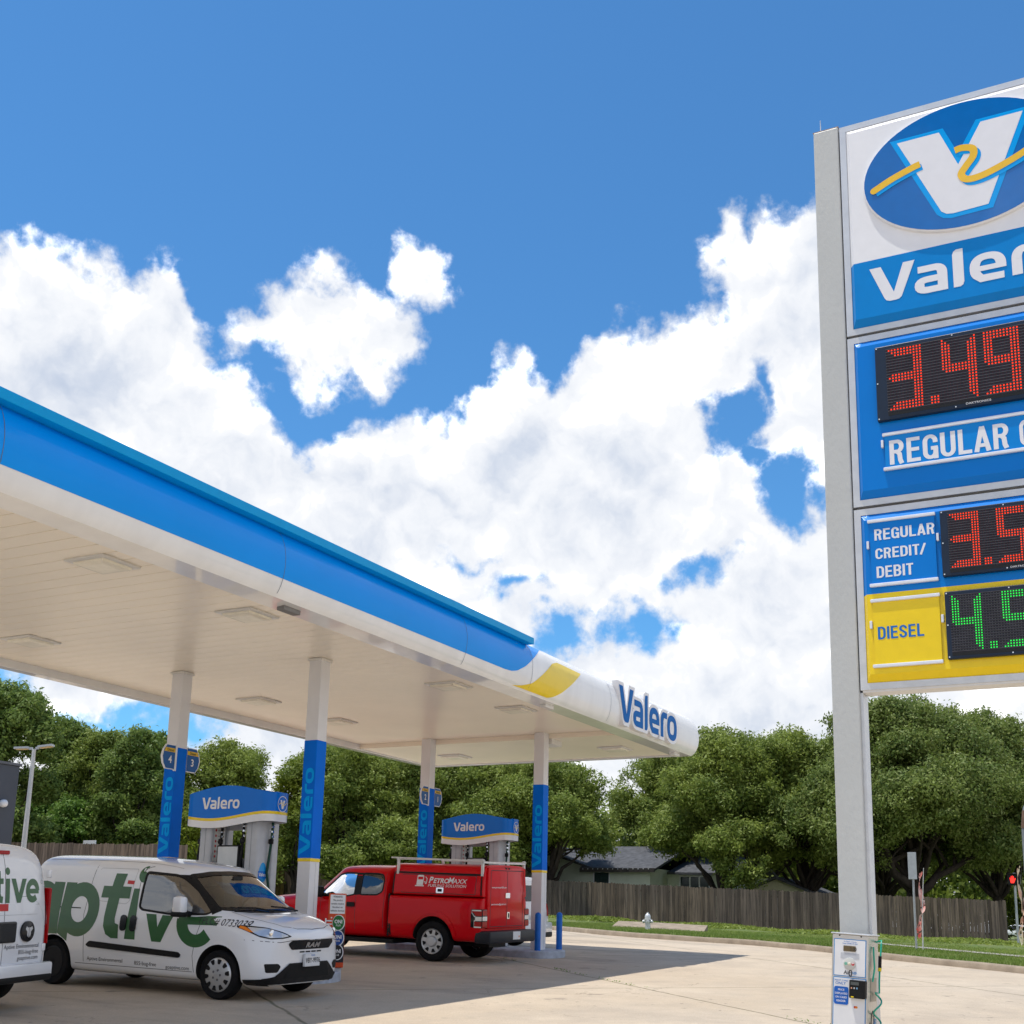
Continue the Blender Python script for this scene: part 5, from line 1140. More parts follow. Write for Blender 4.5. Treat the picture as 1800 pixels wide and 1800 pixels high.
# ---- red pickup with a ladder-racked cap over the bed
def make_pickup():
    root = thing('pickup_truck', 'red pickup truck with red service cap over its bed, parked at the far pump island', 'pickup truck')
    row = [(0, .40), (.70, .38), (.93, .44), (.975, .56), (.995, .80), (.988, 1.05), (.965, 1.215), (.895, 1.50), (.825, 1.70), (.70, 1.815), (.45, 1.86), (0, 1.875)]
    full = lambda x: [(x, y, z) for y, z in row]
    CX = .14
    S0 = [(-.87 + CX + (.0 if i < 9 else .03), y * .965, z - (0 if i < 8 else .02)) for i, (y, z) in enumerate(row)]
    S7 = [(x, y, z - (.02 if i > 8 else 0)) for i, (x, (y, z)) in enumerate(zip([.30 + CX] * 7 + [q + CX for q in (.30, .34, .42, .52, .55)], row))]
    bc = [(.95, 0, .4), (.95, .70, .38), (.95, .93, .44), (.95, .975, .56), (.95, .995, .8), (.95, .988, 1.02), (.93, .965, 1.17), (.93, .90, 1.235), (1.0, .82, 1.255), (1.12, .68, 1.25), (1.22, .45, 1.245), (1.25, 0, 1.245)]; bc = [(p[0] + CX, p[1], p[2]) for p in bc]
    h1 = [(1.6, 0, .4), (1.6, .70, .38), (1.6, .93, .44), (1.6, .98, .56), (1.6, 1.0, .8), (1.6, .99, .98), (1.6, .96, 1.10), (1.6, .90, 1.175), (1.6, .80, 1.215), (1.6, .66, 1.235), (1.62, .42, 1.245), (1.62, 0, 1.245)]
    h2 = [(2.35, 0, .4), (2.35, .7, .38), (2.35, .92, .44), (2.35, .97, .56), (2.35, .985, .75), (2.35, .97, .90), (2.36, .93, 1.01), (2.38, .87, 1.08), (2.42, .78, 1.125), (2.46, .64, 1.15), (2.48, .42, 1.165), (2.48, 0, 1.17)]
    h3 = [(2.58, 0, .42), (2.58, .65, .42), (2.56, .86, .46), (2.56, .90, .56), (2.56, .91, .72), (2.57, .90, .85), (2.58, .87, .94), (2.60, .81, 1.0), (2.62, .74, 1.04), (2.64, .60, 1.06), (2.66, .40, 1.07), (2.66, 0, 1.075)]
    h4 = [(2.66, 0, .48), (2.66, .6, .48), (2.65, .78, .5), (2.65, .82, .58), (2.66, .83, .70), (2.67, .82, .80), (2.68, .79, .87), (2.69, .74, .92), (2.70, .68, .95), (2.71, .56, .965), (2.72, .38, .97), (2.72, 0, .975)]
    me = net_body([S0, full(-.80 + CX), full(-.45 + CX), full(CX), S7, lerp_st(S7, bc, .08), lerp_st(S7, bc, .5), lerp_st(S7, bc, .94), bc, lerp_st(bc, h1, .5), h1, h2, h3, h4], 2); sk = Skin(me)
    w1 = rounded([(u + CX, v) for u, v in [(-.02, 1.69), (-.04, 1.25), (.22, 1.20), (.82, 1.20), (.84, 1.26), (.42, 1.655), (.25, 1.69)]], .04)
    w2 = rounded([(u + CX, v) for u, v in [(-.16, 1.69), (-.18, 1.25), (-.60, 1.26), (-.72, 1.33), (-.72, 1.58), (-.66, 1.67), (-.52, 1.69)]], .05)
    wf = rounded([(-.78, 1.29), (0, 1.26), (.78, 1.29), (.64, 1.67), (0, 1.72), (-.64, 1.67)], .05); wb = rrect(-.62, .62, 1.32, 1.66, .05)
    body = carve(me, VRED, arch_cut(1.84, .42, .47, .6) + [xprism(wf, -.70, 2.2), yprism(w1, -2, 2), yprism(w2, -2, 2)], 'cab', root)
    for fn in (sk.left, sk.right):
        for w_, m_ in ((w1, GLASS_S), (w2, GLASS_D)):
            g = fine(Flat().poly(w_), .08).lay('side_window', m_, fn, root, eps=-.006, smooth=True)
            fine(Flat().stroke(w_, .03, closed=True)).lay('window_seal', BLACK, fn, g, eps=.002)
        fine(Flat().poly([(-.165 + CX, 1.70), (-.02 + CX, 1.70), (-.03 + CX, 1.24), (-.185 + CX, 1.25)])).lay('door_pillar', BLACK, fn, root, eps=.001)
        fine(line([(.93, .55), (.93, 1.15), (.90, 1.22)], .009)).lay('door_gap', SEAMK, fn, root, eps=.001)
        fine(line([(-.10 + CX, .55), (-.09 + CX, 1.24)], .009)).lay('door_gap', SEAMK, fn, root, eps=.001)
        fine(line([(-.78 + CX, .60), (-.78 + CX, 1.35), (-.74 + CX, 1.70)], .009)).lay('door_gap', SEAMK, fn, root, eps=.001)
        fine(Flat().poly(rrect(.06, .28, 1.00, 1.09, .03))).lay('door_handle', BLACK, fn, root, eps=.03, thick=.03)
    fine(Flat().poly(wf), .08).lay('windscreen', GLASS_W, sk.front, root, eps=-.006, smooth=True)
    sb_ = MB().box(-.86, .95, -.9, .9, .30, .385).build('chassis', BLACK, root)
    for s in (1, -1):
        m_ = MB().bbox(.80, 1.0, *sorted((s * 1.02, s * 1.22)), 1.17, 1.40, .05).build('mirror', BLACK, root, smooth=True)
        MB().tube([(.85, s * .93, 1.22), (.9, s * 1.08, 1.24)], .04, 8).build('mirror_arm', BLACK, m_, smooth=True)
        MB().bbox(-.12, .0, s * .38 - .25, s * .38 + .25, .9, 1.42, .06).build('seat', SEAT, root, smooth=True)
        MB().bbox(-.10, -.02, s * .38 - .13, s * .38 + .13, 1.44, 1.62, .04).build('head_rest', SEAT, root, smooth=True)
    MB().tube([(.60 + .06 * math.cos(t), .38 + .18 * math.sin(t), 1.28 + .16 * math.cos(t)) for t in np.linspace(0, 6.283, 25)], .016, 8).build('steering_wheel', BLACK, root, smooth=True)
    MB().bbox(.55, .58, -.1, .1, 1.58, 1.66, .02).build('rear_view_mirror', BLACK, root)
    fine(Flat().poly(rrect(-.42, .42, .62, .96, .05)), .06).lay('grille', BLACK, sk.front, root, eps=.004)
    for s in (1, -1): fine(Flat().poly([(s * .5, .70), (s * .82, .70), (s * .84, .92), (s * .5, .94)]), .06).lay('headlight', LAMP_W, sk.front, root, eps=.004)
    # bed
    brow = [(0, .42), (.75, .40), (.95, .43), (.985, .56), (1.0, .80), (.99, 1.05), (.965, 1.23), (.93, 1.272), (.80, 1.28), (0, 1.28)]
    bst = lambda x, k=1.: [(x, y * k, z) for y, z in brow]
    bme = net_body([bst(-2.955, .965), bst(-2.94, .985), bst(-2.85), bst(-2.4), bst(-1.3), bst(-.83), bst(-.775, .995), bst(-.765, .98)], 2); bs = Skin(bme)
    carve(bme, VRED, arch_cut(-1.84, .42, .47, .6), 'bed', root)
    fine(line([(-2.93, 1.265), (-.78, 1.285)], .03), .1).lay('bed_trim', BLACK, bs.left, root, eps=.004)
    MB().box(-.768, -.732, -.93, .93, .45, 1.30).build('bed_gap', BLACK, root)
    fine(Flat().poly([(-.85, .44), (-.775, .44), (-.775, .70), (-.85, .70)]), .06).lay('splash_guard', BLACK, bs.left, root, eps=.004)
    # arch flare
    for sk_, x_ in ((bs, -1.84), (sk, 1.84)):
        for fn in (sk_.left, sk_.right): fine(Flat().stroke(arc(x_, .44, .52, .53, 8, 172, 26), .075), .05).lay('arch_flare', VRED, fn, root, eps=.014, thick=.014, smooth=True)
    # cap: flat-sided red box leaning in towards the roof
    crow = [(0, 1.285), (.93, 1.285), (.955, 1.30), (.945, 1.45), (.90, 1.72), (.87, 1.83), (.82, 1.905), (.60, 1.925), (0, 1.935)]
    cst = lambda x, k=1.: [(x, y * k, z) for y, z in crow]
    cme = net_body([cst(-2.955, .975), cst(-2.945, .99), cst(-2.90), cst(-2.5), cst(-1.4), cst(-.87), cst(-.83), cst(-.82, .985)], 2); cs = Skin(cme)
    carve(cme, VRED, [], 'bed_cap', root)
    for fn in (cs.left, cs.right):
        fine(Flat().poly([(-2.93, 1.705), (-.85, 1.72), (-.85, 1.755), (-2.93, 1.74)])).lay('cap_rail', BLACK, fn, root, eps=.006)
        fine(line(rrect(-2.78, -1.05, 1.335, 1.70, .02), .012)).lay('hatch_gap', SEAMK, fn, root, eps=.003)
        lk = fine(Flat().poly(rrect(-2.05, -1.88, 1.345, 1.452, .015))).lay('hatch_lock', CHROME, fn, root, eps=.01)
        fine(Flat().poly(rrect(-2.015, -1.915, 1.37, 1.427, .01))).lay('lock_recess', BLACK, fn, lk, eps=.012)
        fine(line([(-.85, 1.30), (-.85, 1.72)], .03)).lay('cap_front_seal', BLACK, fn, root, eps=.004)
        fine(line([(-2.915, 1.29), (-2.895, 1.70)], .03)).lay('cap_rear_seal', BLACK, fn, root, eps=.004)
    lf = lambda u, v, d: cs.left(-u, v, d)
    f = text('P', .12, .03, 1.0).join(text('ETRO', .092, .03, 1.1).xf(ox=.105)).join(text('M', .12, .005, 1.0).xf(ox=.435)).join(text('AXX', .092, .005, 1.15).xf(ox=.55)).xf(shear=.22)
    f = f.fit(1.69, 2.58, 1.535, 1.66); fine(f, .06).lay('lettering', TEXT_W, lf, root, eps=.008)
    fine(text('FUELING SOLUTION', .048, .006, 1.2).xf(shear=.22).fit(1.68, 2.57, 1.462, 1.515), .06).lay('lettering', TEXT_W, lf, root, eps=.008)
    ic = Flat().poly([(1.40, 1.49), (1.555, 1.49), (1.565, 1.67), (1.54, 1.69), (1.43, 1.69), (1.41, 1.67)]).poly([(1.37, 1.465), (1.58, 1.465), (1.58, 1.485), (1.37, 1.485)]).stroke([(1.57, 1.55), (1.60, 1.56), (1.61, 1.52), (1.635, 1.53), (1.64, 1.62), (1.60, 1.66)], .014)
    ico = fine(ic, .06).lay('pump_icon', TEXT_W, lf, root, eps=.007); fine(Flat().poly([(1.43, 1.60), (1.545, 1.60), (1.545, 1.655), (1.43, 1.655)])).lay('icon_window', VRED, lf, ico, eps=.009)
    # rear: tall barn doors, lights, bumper
    rp = MB().bbox(-2.995, -2.93, -.80, .80, .68, 1.88, .02).build('rear_panel', VRED, root, smooth=True)
    rm = lambda u, v, d: (-2.995 - d, -u, v)
    Flat().stroke(rrect(-.70, .70, .72, 1.82, .02), .014, closed=True).lay('rear_door_gap', SEAMK, rm, rp, eps=.002)
    Flat().stroke([(0, .72), (0, 1.82)], .014).lay('rear_door_gap', SEAMK, rm, rp, eps=.0025)
    MB().bbox(-3.02, -2.99, -.09, .09, 1.27, 1.38, .008).build('rear_latch', CHROME, root)
    lp = MB().bbox(-3.012, -2.99, -.10, .0, .86, 1.0, .006).build('tailgate_latch', CHROME, root); MB().box(-3.016, -3.011, -.07, -.03, .885, .975).build('latch_recess', BLACK, lp)
    for t, v in (('www.petromaxxUSA.com', 1.46), ('petromaxxtx@gmail.com', 1.13)): text(t, .045, .012, .85).fit(-.66, -.04, v, v + .045).lay('contact_lettering', TEXT_W, rm, rp, eps=.002)
    for x in (-.06, .06): MB().bbox(-3.0, -2.96, x - .035, x + .035, 1.845, 1.885, .008).build('hinge', BLACK, root)
    for s in (1, -1):
        fn = bs.left if s > 0 else bs.right
        tl = MB().bbox(-2.99, -2.72, *sorted((s * .80, s * 1.005)), .70, 1.06, .02).build('tail_light', BLACKG, root, smooth=True)
        def tm(u, v, d, s=s): return (-2.735 - u * .245, s * (1.006 + d), v)
        for (q, m2) in (([(.0, 1.04), (1., 1.04), (1., .93), (.45, .93), (.25, .99), (.0, .99)], LAMP_R), ([(.42, .915), (1, .915), (1, .835), (.42, .835)], LAMP_W), ([(.30, .82), (1, .82), (1, .71), (.30, .71)], LAMP_R)):
            Flat().poly([(u, v) for u, v in q]).lay('lamp_segment', m2, tm, tl, eps=.002)
        Flat().stroke([(.95, 1.035), (.08, 1.035), (.08, .99), (.32, .92), (.40, .92), (.40, .845), (.3, .83), (.3, .715), (.95, .715)], .03, .022).lay('lamp_outline', LAMP_W, tm, tl, eps=.004)
        def tr(u, v, d, s=s): return (-2.991 - d, s * u, v)
        Flat().poly([(.81, .94), (.995, .94), (.995, 1.04), (.81, 1.04)]).poly([(.81, .71), (.995, .71), (.995, .82), (.81, .82)]).lay('lamp_segment', LAMP_R, tr, tl, eps=.002)
        Flat().poly([(.81, .84), (.995, .84), (.995, .92), (.81, .92)]).lay('lamp_segment', LAMP_W, tr, tl, eps=.002)
    bp_ = MB().bbox(-3.17, -2.80, -.98, .98, .40, .64, .04).build('rear_bumper', mat('bumper_grey', (.016, .018, .024), .45, spec=.3), root, smooth=True)
    pl2 = MB().bbox(-3.178, -3.165, -.28, .03, .46, .62, .004).build('number_plate', PLATE, root)
    text('PTX 4821', .06, .01, .8, 'C') if False else None
    MB().tube([(-3.16, -.22, .52), (-3.18, -.22, .52)], .02, 8).build('bumper_reflector', LAMP_A, root)
    # ladder rack
    RK = mat('rack_white', (.70, .70, .68), .4, var=.06)
    for s in (1, -1):
        for x in (-.92, -2.90): MB().box(x - .025, x + .025, *sorted((s * .87, s * .91)), 1.70, 2.03).build('rack_post', RK, root)
        MB().box(-2.95, -.87, *sorted((s * .88, s * .90)), 1.992, 2.01).build('rack_rail', RK, root)
    for x in (-2.90,): MB().box(x - .03, x + .03, -.91, .91, 1.955, 1.99).build('rack_bar', RK, root)
    MB().tube([(-2.6, .80, 2.0), (-.72, .86, 2.03)], .016, 8).build('rack_tube', RK, root)
    for x, st in ((1.84, 'truck'), (-1.84, 'truck')):
        for s in (1, -1): wheel(root, x, s * .985, s, .395, .26, st)
    MB().box(-2.8, 2.4, -.35, .35, .30, .42).build('frame_rail', BLACK, root)
    MB().tube([(-1.84, -.8, .40), (-1.84, .8, .40)], .06, 10).build('rear_axle', BLACK, root)
    return root
truck = make_pickup(); on_slope(truck, 22.63, 15.02, R(90))

# ---- white estate car seen past the last column
def make_suv(label):
    root = thing('parked_car', label, 'car')
    row = [(0, .28), (.7, .28), (.9, .32), (.95, .5), (.97, .75), (.955, .95), (.93, 1.08), (.85, 1.38), (.78, 1.58), (.66, 1.67), (.4, 1.70), (0, 1.71)]
    full = lambda x: [(x, y, z) for y, z in row]
    S0 = [(-2.42 + (0 if i < 6 else (i - 5) * .05), y * .92, z - (.02 if i > 8 else 0)) for i, (y, z) in enumerate(row)]
    S1 = [(a[0] + .08, p[0] * .985, p[1]) for a, p in zip(S0, row)]
    bc = [(1.1, y, z if i < 6 else [1.02, 1.06, 1.08, 1.09, 1.09, 1.09][i - 6]) for i, (y, z) in enumerate(row)]
    h2 = [(2.2, y * .95, z if i < 4 else [.6, .72, .8, .86, .9, .92, .93, .93][i - 4]) for i, (y, z) in enumerate(row)]
    h3 = [(2.42, y * .8, z if i < 4 else [.55, .62, .68, .72, .75, .77, .78, .78][i - 4]) for i, (y, z) in enumerate(row)]
    me = net_body([S0, S1, full(-2.0), full(-1.0), full(0), full(.25), bc, h2, h3]); sk = Skin(me)
    carve(me, VWHITE, arch_cut(1.45, .36, .42, .6) + arch_cut(-1.45, .36, .42, .6), 'body', root)
    fine(Flat().poly(rrect(-.66, .66, 1.12, 1.50, .06)), .06).lay('rear_window', BLACKG, sk.rear, root, eps=.004)
    for fn in (sk.left, sk.right): fine(Flat().poly(rounded([(-1.95, 1.42), (-1.85, 1.12), (.75, 1.09), (.15, 1.48), (-1.4, 1.50)], .05)), .08).lay('side_window', BLACKG, fn, root, eps=.003)
    for s in (1, -1):
        t_ = fine(Flat().poly(rounded([(s * .70, 1.05), (s * .90, 1.08), (s * .93, .78), (s * .76, .76)], .03)), .05).lay('tail_light', LAMP_R, sk.rear, root, eps=.006)
        fn = sk.left if s > 0 else sk.right
        fine(Flat().poly([(-2.40, 1.06), (-2.18, 1.08), (-2.24, .78), (-2.40, .76)]), .05).lay('tail_light_wrap', LAMP_R, fn, t_, eps=.005)
    MB().bbox(-2.50, -2.28, -.9, .9, .34, .62, .05).build('rear_bumper', VWHITE, root, smooth=True)
    MB().bbox(-2.51, -2.3, -.88, .88, .26, .40, .04).build('bumper_lip', BLACK, root, smooth=True)
    MB().bbox(-2.505, -2.49, -.17, .17, .68, .80, .004).build('number_plate', PLATE, root)
    for s in (1, -1): MB().tube([(-1.8, s * .62, 1.70), (-1.6, s * .64, 1.755), (-.2, s * .64, 1.755), (0, s * .62, 1.70)], .018, 6).build('roof_rail', BLACK, root, smooth=True)
    for x in (1.45, -1.45):
        for s in (1, -1): wheel(root, x, s * .955, s, .36, .22, 'cap')
    return root
suv = make_suv('white estate car half hidden behind the last canopy column, tail light showing')
on_slope(suv, 27.25, 16.15, R(90))
suv2 = copy_tree(suv); suv2['label'] = 'distant white car beyond the right end of the wooden fence'
# ------------------------------------------------------------------ fences
def plank_mat(name, c1, c2, c3):
    m = bpy.data.materials.new(name); m.use_nodes = True; t = m.node_tree; n = t.nodes; l = t.links; p = n['Principled BSDF']; p.inputs['Roughness'].default_value = .9; p.inputs['Specular IOR Level'].default_value = .2
    tc_ = n.new('ShaderNodeTexCoord'); sp = n.new('ShaderNodeSeparateXYZ'); l.new(tc_.outputs['Object'], sp.inputs[0])
    d = n.new('ShaderNodeMath'); d.operation = 'DIVIDE'; l.new(sp.outputs[1], d.inputs[0]); d.inputs[1].default_value = .145
    fl_ = n.new('ShaderNodeMath'); fl_.operation = 'FLOOR'; l.new(d.outputs[0], fl_.inputs[0])
    wn = n.new('ShaderNodeTexWhiteNoise'); wn.noise_dimensions = '1D'; l.new(fl_.outputs[0], wn.inputs['W'])
    mp = n.new('ShaderNodeMapping'); mp.inputs['Scale'].default_value = (14, 14, .8); l.new(tc_.outputs['Object'], mp.inputs[0])
    nz = n.new('ShaderNodeTexNoise'); nz.inputs['Scale'].default_value = 1.; nz.inputs['Detail'].default_value = 8; nz.inputs['Roughness'].default_value = .65; l.new(mp.outputs[0], nz.inputs['Vector'])
    big = n.new('ShaderNodeTexNoise'); big.inputs['Scale'].default_value = .35; big.inputs['Detail'].default_value = 3; l.new(tc_.outputs['Object'], big.inputs['Vector'])
    def mix(f, a, b):
        q = n.new('ShaderNodeMix'); q.data_type = 'RGBA'; l.new(f, q.inputs[0])
        for i, s in ((6, a), (7, b)):
            if isinstance(s, tuple): q.inputs[i].default_value = s + (1,)
            else: l.new(s, q.inputs[i])
        return q.outputs[2]
    def mr(v, a, b):
        q = n.new('ShaderNodeMapRange'); l.new(v, q.inputs[0]); q.inputs[1].default_value = a; q.inputs[2].default_value = b; return q.outputs[0]
    c = mix(mr(big.outputs[0], .4, .6), c1, c2); c = mix(mr(nz.outputs[0], .42, .66), c, c3)
    hs = n.new('ShaderNodeHueSaturation'); l.new(c, hs.inputs['Color']); vr = n.new('ShaderNodeMapRange'); l.new(wn.outputs[0], vr.inputs[0]); vr.inputs[3].default_value = .62; vr.inputs[4].default_value = 1.4; l.new(vr.outputs[0], hs.inputs['Value'])
    l.new(hs.outputs[0], p.inputs['Base Color'])
    b = n.new('ShaderNodeBump'); b.inputs['Strength'].default_value = .5; b.inputs['Distance'].default_value = .01; l.new(nz.outputs[0], b.inputs['Height']); l.new(b.outputs[0], p.inputs['Normal'])
    return m
PLANK = plank_mat('weathered_planks', (.125, .10, .082), (.175, .135, .10), (.06, .05, .043))
PLANK_NEW = plank_mat('new_planks', (.42, .29, .14), (.46, .33, .17), (.34, .22, .10))
def fence(name, x, y0, y1, zb, zt, m, label, seed):
    r3 = random.Random(seed); root = thing(name, label, 'fence', (x, y0, zb(y0)), 0, 'wooden plank fences')
    b = MB(); y = y0; W_ = .145
    while y < y1 - .02:
        a, c = zb(y) - zb(y0) + r3.uniform(-.03, .03), zt(y) - zb(y0) + r3.uniform(-.028, .028); o = r3.uniform(-.008, .008); tl = r3.uniform(-.006, .006); yl = y - y0; w = W_ - .006
        q = [(yl, a), (yl + w, a), (yl + w + tl, c - .04), (yl + w - .035 + tl, c), (yl + .035 + tl, c), (yl + tl, c - .04)]
        b.prism(q, o, o + .018, lambda u, v, d: (d, u, v)); y += W_
    b.build('picket_panel', m, root, fix=False)
    for h in (.35, 1.45):
        MB().add([(.02 + dx, yy, zb(y0 + yy) - zb(y0) + h + dz) for yy in (0, y1 - y0) for dx, dz in ((0, 0), (.04, 0), (.04, .09), (0, .09))], [(0, 1, 5, 4), (1, 2, 6, 5), (2, 3, 7, 6), (3, 0, 4, 7), (0, 3, 2, 1), (4, 5, 6, 7)]).build('fence_rail', m, root)
    yy = 0.
    while yy < y1 - y0:
        z = zb(y0 + yy) - zb(y0); MB().box(.06, .15, yy, yy + .09, z - .1, z + 1.75).build('fence_post', m, root); yy += 2.4
    return root
fzt = lambda y: 3.311 + (y - 6.17) * .0359
fence('plank_fence', 56.3, 6.25, 44.1, zf, fzt, PLANK, 'long weathered brown plank fence along the grass verge on the right', 1)
fence('plank_fence', 56.28, 44.15, 46.6, zf, fzt, PLANK_NEW, 'short new yellow plank fence section behind the pickup bonnet', 2)
fence('plank_fence', 40.0, 36.5, 58., lambda y: gz(40, y) + .02, lambda y: 4.85 + (y - 38.15) * .019, PLANK, 'grey plank fence behind the parked vans on the left', 3)

# ------------------------------------------------------------------ houses and store
SIDING = mat('pale_green_siding', (.62, .68, .58), .8, var=.06, vscale=2, bump=.2, bscale=20)
SIDING2 = mat('dark_green_siding', (.035, .065, .06), .8, var=.15, vscale=2)
ROOF = mat('dark_shingles', (.085, .088, .10), .85, var=.35, vscale=4, bump=.6, bscale=30)
FASC = mat('dark_fascia', (.045, .04, .038), .7, var=.2)
PANE = mat('house_glass', (.03, .05, .05), .08, var=.2)
def windowbox(root, x, y0, y1, z0, z1, mull=0):
    f = MB()
    for q in ((y0 - .06, y1 + .06, z1, z1 + .06), (y0 - .06, y1 + .06, z0 - .06, z0), (y0 - .06, y0, z0, z1), (y1, y1 + .06, z0, z1)): f.box(x - .04, x + .03, *q)
    for k in range(mull): yy = y0 + (y1 - y0) * (k + 1) / (mull + 1); f.box(x - .035, x + .03, yy - .03, yy + .03, z0, z1)
    o = f.build('window', WHITE, root); MB().box(x - .015, x + .01, y0, y1, z0, z1).build('pane', PANE, o)
h = thing('house', 'pale green single storey house with dark shingle roof behind the fence', 'house')
hz = 1.9
w_ = MB(); w_.box(62.0, 72, 24.4, 28.6, hz, 4.98); w_.box(62.0, 72, 28.6, 36.5, hz, 5.0)
w_.prism([(28.0, 4.98), (36.0, 4.98), (32.0, 6.3)], 62.0, 62.2, lambda u, v, d: (d, u, v)); w_.build('wall', SIDING, h)
MB().box(64.5, 73, 20.9, 24.38, hz, 4.85).build('wall', SIDING, h)
rf = MB()
def slab(b, pts, t=.12):
    n = len(pts); b.add(list(pts) + [(x, y, z - t) for x, y, z in pts], [tuple(range(n)), tuple(range(n, 2 * n))[::-1]] + [(i, (i + 1) % n, (i + 1) % n + n, i + n) for i in range(n)])
slab(rf, [(61.4, 23.9, 4.90), (61.4, 28.2, 4.98), (66.8, 28.6, 6.45), (66.8, 23.9, 6.40)]); slab(rf, [(66.81, 23.9, 6.40), (66.81, 28.6, 6.45), (72.5, 28.6, 4.95), (72.5, 23.9, 4.92)])
rf.build('roof', ROOF, h)
r2 = MB(); slab(r2, [(61.5, 27.6, 5.0), (72, 27.6, 5.0), (72, 32.0, 6.47), (61.5, 32.0, 6.47)]); slab(r2, [(61.5, 32.01, 6.47), (72, 32.01, 6.47), (72, 36.8, 4.96), (61.5, 36.8, 4.96)]); r2.build('roof', ROOF, h)
r4 = MB(); slab(r4, [(64.0, 20.4, 4.80), (64.0, 24.2, 4.85), (68.5, 24.2, 6.0), (68.5, 20.4, 5.95)]); slab(r4, [(68.51, 20.4, 5.95), (68.51, 24.2, 6.0), (73, 24.2, 4.8), (73, 20.4, 4.8)]); r4.build('roof', ROOF, h)
MB().box(61.33, 61.40, 23.9, 28.2, 4.72, 4.93).build('gutter', FASC, h)
MB().tube([(63.8, 29.2, 5.5), (63.8, 29.2, 6.05)], .05, 8).build('vent_pipe', FASC, h)
windowbox(h, 61.98, 26.75, 27.6, 3.1, 4.72); windowbox(h, 64.48, 22.0, 23.6, 3.2, 4.62, 2)
for k in range(14): MB().bbox(61.29, 61.33, 24.2 + k * .29, 24.24 + k * .29, 4.86, 4.91, .008).build('string_light', WHITE, h)
settle(h, (67, 29, hz))
h = thing('house', 'low yellow gabled outbuilding peeping out under the oak branches', 'house')
MB().box(63.5, 69, 16.0, 20.0, 1.9, 3.7).prism([(16.0, 3.7), (20.0, 3.7), (18.0, 4.5)], 63.5, 69, lambda u, v, d: (d, u, v)).build('wall', mat('pale_yellow_siding', (.62, .60, .40), .8, var=.06), h)
q = MB(); slab(q, [(63.1, 15.6, 3.65), (69.4, 15.6, 3.65), (69.4, 18.0, 4.6), (63.1, 18.0, 4.6)]); slab(q, [(63.1, 18.01, 4.6), (69.4, 18.01, 4.6), (69.4, 20.4, 3.65), (63.1, 20.4, 3.65)]); q.build('roof', ROOF, h)
windowbox(h, 63.48, 17.4, 18.6, 2.6, 3.5, 1); settle(h, (66, 18, 1.9))
h = thing('house', 'dark green gabled house between the pump column and the pickup cab', 'house')
MB().box(64, 72, 41.5, 50, 2.4, 5.1).prism([(43.2, 5.1), (48.2, 5.1), (45.7, 6.05)], 64, 64.2, lambda u, v, d: (d, u, v)).build('wall', SIDING2, h)
q = MB(); slab(q, [(63.5, 42.8, 5.05), (72, 42.8, 5.05), (72, 45.7, 6.2), (63.5, 45.7, 6.2)]); slab(q, [(63.5, 45.71, 6.2), (72, 45.71, 6.2), (72, 48.7, 5.05), (63.5, 48.7, 5.05)]); q.build('roof', mat('worn_shingles', (.14, .12, .11), .9, var=.3, vscale=5), h)
windowbox(h, 63.98, 44.6, 45.2, 4.1, 5.0); settle(h, (68, 46, 2.4))
STORE = mat('store_charcoal', (.075, .085, .105), .7, var=.06, vscale=2, bump=.15, bscale=60)
st = thing('store_building', 'charcoal grey store building at the left edge of the forecourt', 'building')
MB().bbox(5, 23.77, 28, 40, gz(15, 28) - .3, 5.79, .02).build('wall', STORE, st)
MB().box(4.96, 23.81, 27.96, 40.04, 5.792, 5.86).build('parapet_cap', mat('parapet_grey', (.12, .13, .15), .6), st)
lp = MB().lathe([(.10, 0), (.11, .05), (.10, .12), (.06, .16), (.01, .17)], 18, Matrix.Translation((23.3, 27.99, 4.72)) @ Matrix.Rotation(R(90), 4, 'X')).build('wall_lamp', WHITE, st, smooth=True)
fr_ = MB().box(22.2, 23.28, 27.95, 27.99, 2.4, 4.02).build('poster_frame', BLACKG, st); MB().box(22.27, 23.2, 27.93, 27.948, 2.47, 3.95).build('poster', mat('poster_white', (.65, .68, .7), .5), fr_)
settle(st, (14.4, 34, gz(14.4, 34)))

# ------------------------------------------------------------------ street furniture
ll = thing('lamp_post', 'slim pale lamp post with two flat heads beside the charcoal store', 'lamp post', (28.25, 32.7, gz(28.25, 32.7)))
LP = mat('lamp_post_paint', (.58, .58, .56), .5, var=.06)
MB().tube([(0, 0, 0), (0, 0, 5.35)], [.10, .06], 12).build('pole', LP, ll, smooth=True)
MB().bbox(-.2, .2, -.2, .2, 0, .1, .02).build('base_plate', LP, ll)
for s in (1, -1):
    M = Matrix.Translation((0, 0, 5.36)) @ Matrix.Rotation(math.atan2(-.885, .465) + (0 if s > 0 else math.pi), 4, 'Z') @ Matrix.Rotation(R(-9 if s > 0 else 3), 4, 'Y')
    b = MB().box(.05, .16, -.03, .03, -.03, .05, M); b.box(.16, .62, -.15, .15, .0, .065, M); hd = b.build('lamp_head', GREY_METAL, ll)
    MB().box(.22, .58, -.12, .12, -.012, -.001, M).build('lamp_panel', mat('led_amber', (.55, .40, .18), .4), hd)
hy = thing('fire_hydrant', 'silver fire hydrant on the verge in front of the plank fence', 'fire hydrant', (39.3, 15.55, vz(39.3, 15.55)))
HS = mat('hydrant_silver', (.62, .63, .64), .4, metal=.4, var=.08, vscale=10)
MB().lathe([(.13, 0), (.13, .04), (.09, .05), (.085, .34), (.125, .35), (.125, .385), (.095, .39), (.10, .47), (.07, .54), (.03, .565), (.03, .60), (.015, .605)], 20).build('barrel', HS, hy, smooth=True, angle=35)
